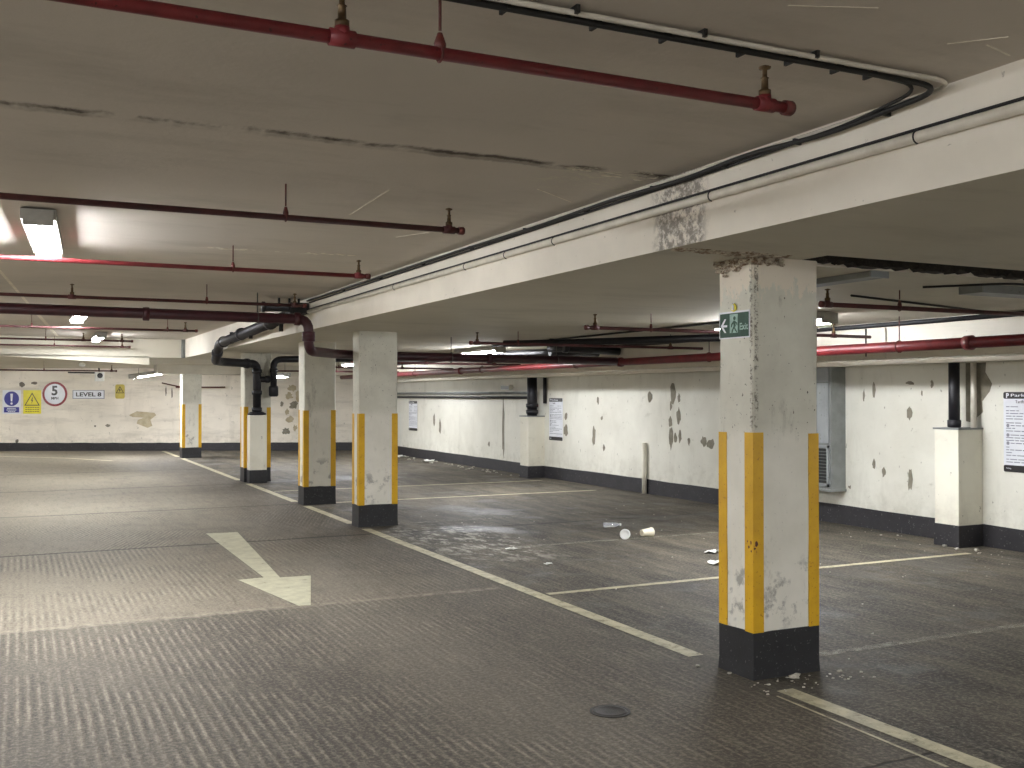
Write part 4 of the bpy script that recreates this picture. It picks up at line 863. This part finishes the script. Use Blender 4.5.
notice(6.84, 1.185, .52, .80, 'white tariff notice with black header at the frame edge, before the nearer wall boxing', 1)
notice(16.62, 1.11, .52, .78, 'white tariff notice with black header beside the far wall boxing', 2)
notice(24.2, 1.04, .60, .74, 'faded tariff notice farthest along the right wall, beside the second pillar', 3)

# exit sign on the nearest pillar
ex = thing('exit_sign', 'green exit sign with white arrow on the side face of the nearest pillar', 'sign', (3.60, 4.585, 1.87))
fe = Frame((3.6005, 4.585, 1.945), (0, -1, 0)); W2, H2 = .134, .076
obj('board', MB().plate(fe, rrect(-W2, -H2, W2, H2, .006), 0, .003), M['signwhite'], ex)
obj('green_field', MB().plate(fe, rect(-W2+.007, -H2+.007, W2-.007, H2-.010), .003, .0036), M['green'], ex)
a = MB(); d0, d1 = .0037, .0045
a.plate(fe, [(-.118, -.004), (-.112, .002), (-.062, .002), (-.062, -.010), (-.112, -.010)], d0, d1)
a.plate(fe, [(-.120, -.004), (-.084, .036), (-.070, .036), (-.102, -.004), (-.070, -.042), (-.084, -.042)], d0, d1 + .0002)
obj('arrow', a, M['signwhite'], ex)
p = MB(); p.plate(fe, rect(-.038, -.045, -.036+.068, .060), d0, d1); obj('door_symbol', p, M['greenpale'], ex)
p = MB(); d0, d1 = .0046, .0054
p.plate(fe, disc(.004, .036, .011, 14), d0, d1)
p.plate(fe, [(-.006, .024), (.012, .022), (.016, -.010), (-.002, -.010)], d0, d1)
p.plate(fe, [(-.004, .022), (-.024, .004), (-.028, -.012), (-.020, -.014), (-.014, .000), (.002, .012)], d0, d1)
p.plate(fe, [(.010, .020), (.028, .010), (.030, -.004), (.024, -.004), (.020, .006), (.010, .010)], d0, d1)
p.plate(fe, [(-.002, -.008), (-.016, -.026), (-.022, -.044), (-.013, -.044), (-.006, -.028), (.010, -.010)], d0, d1)
p.plate(fe, [(.004, -.010), (.016, -.026), (.028, -.040), (.022, -.044), (.008, -.030), (-.002, -.012)], d0, d1)
obj('running_figure', p, M['green'], ex)
text('lettering', 'Exit', .052, M['greenpale'], fe, .046, -.030, .0038, ex, width=.072, bold=.001, depth=.0006)
obj('fixing_tab', MB().plate(fe, blob((-.005, H2+.020), .05, .045, 4, rag=.15), 0, .004), M['signyellow'], ex)
obj('fixing_screw', MB().plate(fe, rrect(-.014, H2+.006, .002, H2+.036, .004), .004, .010), M['signwhite'], ex)

# signs on the back wall
def back_thing(name, u, v, label, cat): return thing(name, label, cat, FB.p(u, v, .005))
bs = back_thing('mandatory_sign', .32, 1.07, 'white board with a blue exclamation disc, first sign on the back wall', 'sign')
obj('board', MB().plate(FB, rect(.07, 1.04, .57, 1.70), 0, .008), M['signwhite'], bs)
obj('blue_disc', MB().plate(FB, disc(.32, 1.46, .205), .008, .010), M['blue'], bs)
q = MB(); q.plate(FB, [(.285, 1.60), (.300, 1.385), (.340, 1.385), (.355, 1.60)], .010, .012); q.plate(FB, disc(.32, 1.325, .032, 16), .010, .012); obj('exclamation_mark', q, M['signwhite'], bs)
obj('text_panel', MB().plate(FB, rect(.11, 1.075, .53, 1.225), .008, .010), M['blue'], bs)
q = MB()
for v, (u0, u1) in ((1.19, (.20, .44)), (1.145, (.18, .46)), (1.105, (.22, .42))):
    u = u0
    while u < u1: q.plate(FB, rect(u, v-.010, min(u+.045, u1), v+.010), .010, .0115); u += .055
obj('lettering', q, M['signwhite'], bs)
ys = back_thing('warning_sign', .87, 1.07, 'yellow warning board with a black triangle, between the blue sign and the speed sign', 'sign')
obj('board', MB().plate(FB, rect(.64, 1.04, 1.13, 1.70), 0, .008), M['signyellow'], ys)
def tri_ring(fr, c, R, t, d0, d1):
    mb = MB(); o = [(c[0] + R*math.cos(math.radians(a)), c[1] + R*math.sin(math.radians(a))) for a in (90, 210, 330)]
    k = (R - t) / R; i_ = [(c[0] + (x-c[0])*k, c[1] + (y-c[1])*k) for x, y in o]
    for j in range(3): mb.plate(fr, [o[j], o[(j+1) % 3], i_[(j+1) % 3], i_[j]], d0, d1)
    return mb
q = tri_ring(FB, (.885, 1.39), .245, .045, .008, .011); obj('triangle', q, M['signblack'], ys)
q = MB(); q.plate(FB, [(.89, 1.50), (.855, 1.40), (.882, 1.405), (.865, 1.32), (.915, 1.42), (.890, 1.415), (.905, 1.50)], .008, .011); obj('hazard_symbol', q, M['signblack'], ys)
q = MB()
for v in (1.215, 1.16, 1.105):
    u = .70
    while u < 1.06: q.plate(FB, rect(u, v-.008, u+.05, v+.008), .008, .0095); u += .065
obj('lettering', q, M['signblack'], ys)
sp = back_thing('speed_sign', 1.51, 1.25, 'round white 5 MPH speed limit sign with a dark red ring', 'sign')
obj('board', MB().plate(FB, disc(1.51, 1.59, .335, 40), 0, .008), M['signwhite'], sp)
q = MB(); ringplate(q, FB, 1.51, 1.59, .285, .345, .006, .012); obj('red_ring', q, M['signred'], sp)
text('lettering', '5', .36, M['signblack'], FB, 1.505, 1.565, .009, sp, bold=.012, align='CENTER')
text('lettering', 'MPH', .10, M['signblack'], FB, 1.51, 1.44, .009, sp, bold=.003, align='CENTER')
lv_ = back_thing('level_sign', 2.45, 1.48, 'white strip sign reading level 8, beside the speed limit sign', 'sign')
obj('board', MB().plate(FB, rect(2.02, 1.47, 2.86, 1.69), 0, .008), M['signwhite'], lv_)
q = MB(); 
for a in (rect(2.00, 1.455, 2.88, 1.475), rect(2.00, 1.685, 2.88, 1.70), rect(2.00, 1.455, 2.02, 1.70), rect(2.86, 1.455, 2.88, 1.70)): q.plate(FB, a, 0, .010)
obj('edge_strip', q, M['signgrey'], lv_)
text('lettering', 'LEVEL 8', .155, M['signblack'], FB, 2.44, 1.528, .009, lv_, width=.70, bold=.004, align='CENTER')
ws = back_thing('small_warning_sign', 3.31, 1.45, 'small yellow warning sign alone on the back wall, nearest the farthest pillar', 'sign')
obj('board', MB().plate(FB, rrect(3.18, 1.46, 3.44, 1.86, .05), 0, .008), mottled('faded_yellow', srgb(204, 186, 96), srgb(186, 168, 80), .5, 8, 0), ws)
q = tri_ring(FB, (3.31, 1.68), .13, .03, .008, .011); q.plate(FB, [(3.31, 1.76), (3.285, 1.70), (3.30, 1.70), (3.29, 1.64), (3.335, 1.71), (3.315, 1.71)], .008, .011); obj('triangle', q, M['signblack'], ws)
# camera on the back wall
cc = back_thing('security_camera', 2.62, 1.95, 'small white security camera with a dark lens, hanging above the level sign', 'camera')
obj('camera_body', MB().box((-.09+1.93, 29.2, 1.93), (.13+1.93, 29.55, 2.18)), M['white'], cc, bevel=.02)
obj('lens', MB().lathe([(.065, 0), (.07, -.03), (.05, -.035)], (1.95, 29.205, 2.08), (0, 1, 0), 16), M['signblack'], cc)
obj('bracket', MB().tube([(1.95, 29.5, 2.17), (1.95, 29.6, 2.285)], .02, 8).tube([(1.2, 29.9, 2.17), (1.85, 29.62, 2.16)], .02, 8), M['cable'], cc)
pd = thing('pendant_sensor', 'little white round sensor hanging on a rod from the cross beam', 'sensor', (1.1, 21.9, 2.2))
obj('sensor_body', MB().lathe([(.02, 0), (.055, .01), (.06, .05), (.03, .08)], (1.13, 21.85, 2.12), n=16), M['white'], pd)
obj('rod', MB().tube([(1.13, 21.85, 2.19), (1.13, 21.85, SOF)], .008, 8), M['conduit'], pd)
tag(obj('vertical_conduit', MB().tube([(3.0, 21.44, SOF), (3.0, 21.44, CEIL)], .045, 12), M['greydark']), 'short grey upright pipe in the corner of long beam and cross beam', 'conduit')
tag(obj('red_wall_pipe', MB().tube([(3.95, 29.7, 1.78), (5.2, 29.15, 1.78)], .02, 8).tube([(4.1, 29.62, 1.78), (3.6, 29.85, 1.90)], .016, 8), M['rust']), 'thin rusty pipe on the back wall behind the boxed drain pillar', 'pipe')

# ------------------------------------------------------------------ litter
def cup(c, axis, label, with_lid):
    t = thing('paper_cup', label, 'cup', (c[0], c[1], 0))
    ax = Vector(axis).normalized()
    obj('cup_body', MB().lathe([(.033, 0), (.035, .004), (.050, .135), (.054, .139), (.052, .143), (.047, .137), (.031, .010)], c, ax, 22), M['cup'], t)
    if with_lid: obj('lid', MB().lathe([(.047, .137), (.057, .138), (.057, .150), (.047, .157), (.042, .152), (.012, .152)], c, ax, 22), M['white'], t)
cup((5.95, 9.50, .053), (-.45, -.9, 0.02), 'cream paper cup on its side, round lid facing the camera', True)
cup((6.13, 9.42, .050), (1, .12, 0.0), 'cream paper cup lying along the bay line, beside the cup with the lid', False)
bt = thing('plastic_bottle', 'clear crushed plastic bottle lying on the bay floor behind the cups', 'bottle', (6.36, 10.3, 0))
c0 = (6.16, 10.28, .034)
obj('bottle_body', MB().lathe([(.010, 0), (.030, .004), (.032, .03), (.027, .05), (.031, .07), (.026, .095), (.031, .12), (.030, .15), (.013, .185), (.012, .20)], c0, (.97, -.2, 0), 18), M['clear'], bt)
obj('bottle_cap', MB().lathe([(.015, .20), (.015, .218)], c0, (.97, -.2, 0), 14), M['white'], bt)
def scrap(x, y, s, label, seed, rot=0.0):
    rnd = random.Random(seed); n = 5; mb = MB(); v = []; f = []
    for i in range(n):
        for j in range(n):
            a = (i/(n-1)-.5)*s*1.4 + rnd.uniform(-.1, .1)*s; b = (j/(n-1)-.5)*s + rnd.uniform(-.1, .1)*s
            v.append((x + a*math.cos(rot) - b*math.sin(rot), y + a*math.sin(rot) + b*math.cos(rot), .006 + rnd.random()*s*.22))
    for i in range(n-1):
        for j in range(n-1): f.append((i*n+j, (i+1)*n+j, (i+1)*n+j+1, i*n+j+1))
    mb.add(v, f); o = obj('paper_scrap', mb, M['paper']); md = o.modifiers.new('thick', 'SOLIDIFY'); md.thickness = .003
    return tag(o, label, 'litter')
scrap(4.46, 9.23, .08, 'torn white paper scrap in the bay nearest the lane line', 1)
scrap(4.38, 8.29, .05, 'tiny white crumpled paper alone on the floor beyond the lane line', 2)
scrap(5.80, 7.62, .13, 'white crumpled paper close behind the nearest pillar', 3)
scrap(6.17, 8.22, .12, 'folded white paper farther behind the nearest pillar', 4, .6)
scrap(8.55, 24.3, .28, 'white paper litter at the foot of the far right wall', 5, .3)
scrap(8.60, 22.3, .22, 'white litter piece against the right wall skirting', 6, .9)
scrap(6.3, 18.6, .2, 'pale flattened paper on the far bay floor', 8, .2)
def crumbs(name, lst, label):
    mb = MB()
    for i, (x, y, r) in enumerate(lst): mb.lump((x, y, r*.5), r, (1.3, 1, .6), i)
    return tag(obj(name, mb, M['crumb']), label, 'debris', kind='stuff')
rnd = random.Random(21)
crumbs('plaster_crumbs', [(3.50 + rnd.uniform(0, .75), 4.28 + rnd.uniform(-.10, .12), rnd.choice((.003, .005, .007))) for _ in range(40)] + [(3.83, 4.37, .022), (3.88, 4.40, .016), (4.15, 4.36, .013), (4.25, 4.30, .008), (3.57, 4.6, .01), (3.5, 4.8, .012)],
       'pale plaster crumbs scattered round the foot of the nearest pillar')
crumbs('plaster_crumbs', [(8.5, 7.3, .02), (8.6, 7.15, .022), (8.45, 7.0, .014), (8.56, 7.5, .02), (8.6, 8.4, .012), (8.75, 8.3, .012)] + [(8.4 + rnd.uniform(-.3, .5), rnd.uniform(6.2, 8.8), .006) for _ in range(24)],
       'pale crumbs below the nearer wall boxing')
crumbs('plaster_crumbs', [(8.7 + rnd.uniform(-.25, .18), rnd.uniform(17.5, 24.5), rnd.uniform(.008, .03)) for _ in range(45)], 'rubble crumbs along the foot of the far right wall')
crumbs('plaster_crumbs', [(rnd.uniform(4.2, 8.3), rnd.uniform(2.6, 13), rnd.uniform(.003, .008)) for _ in range(70)], 'tiny light grit scattered over the bay floor')
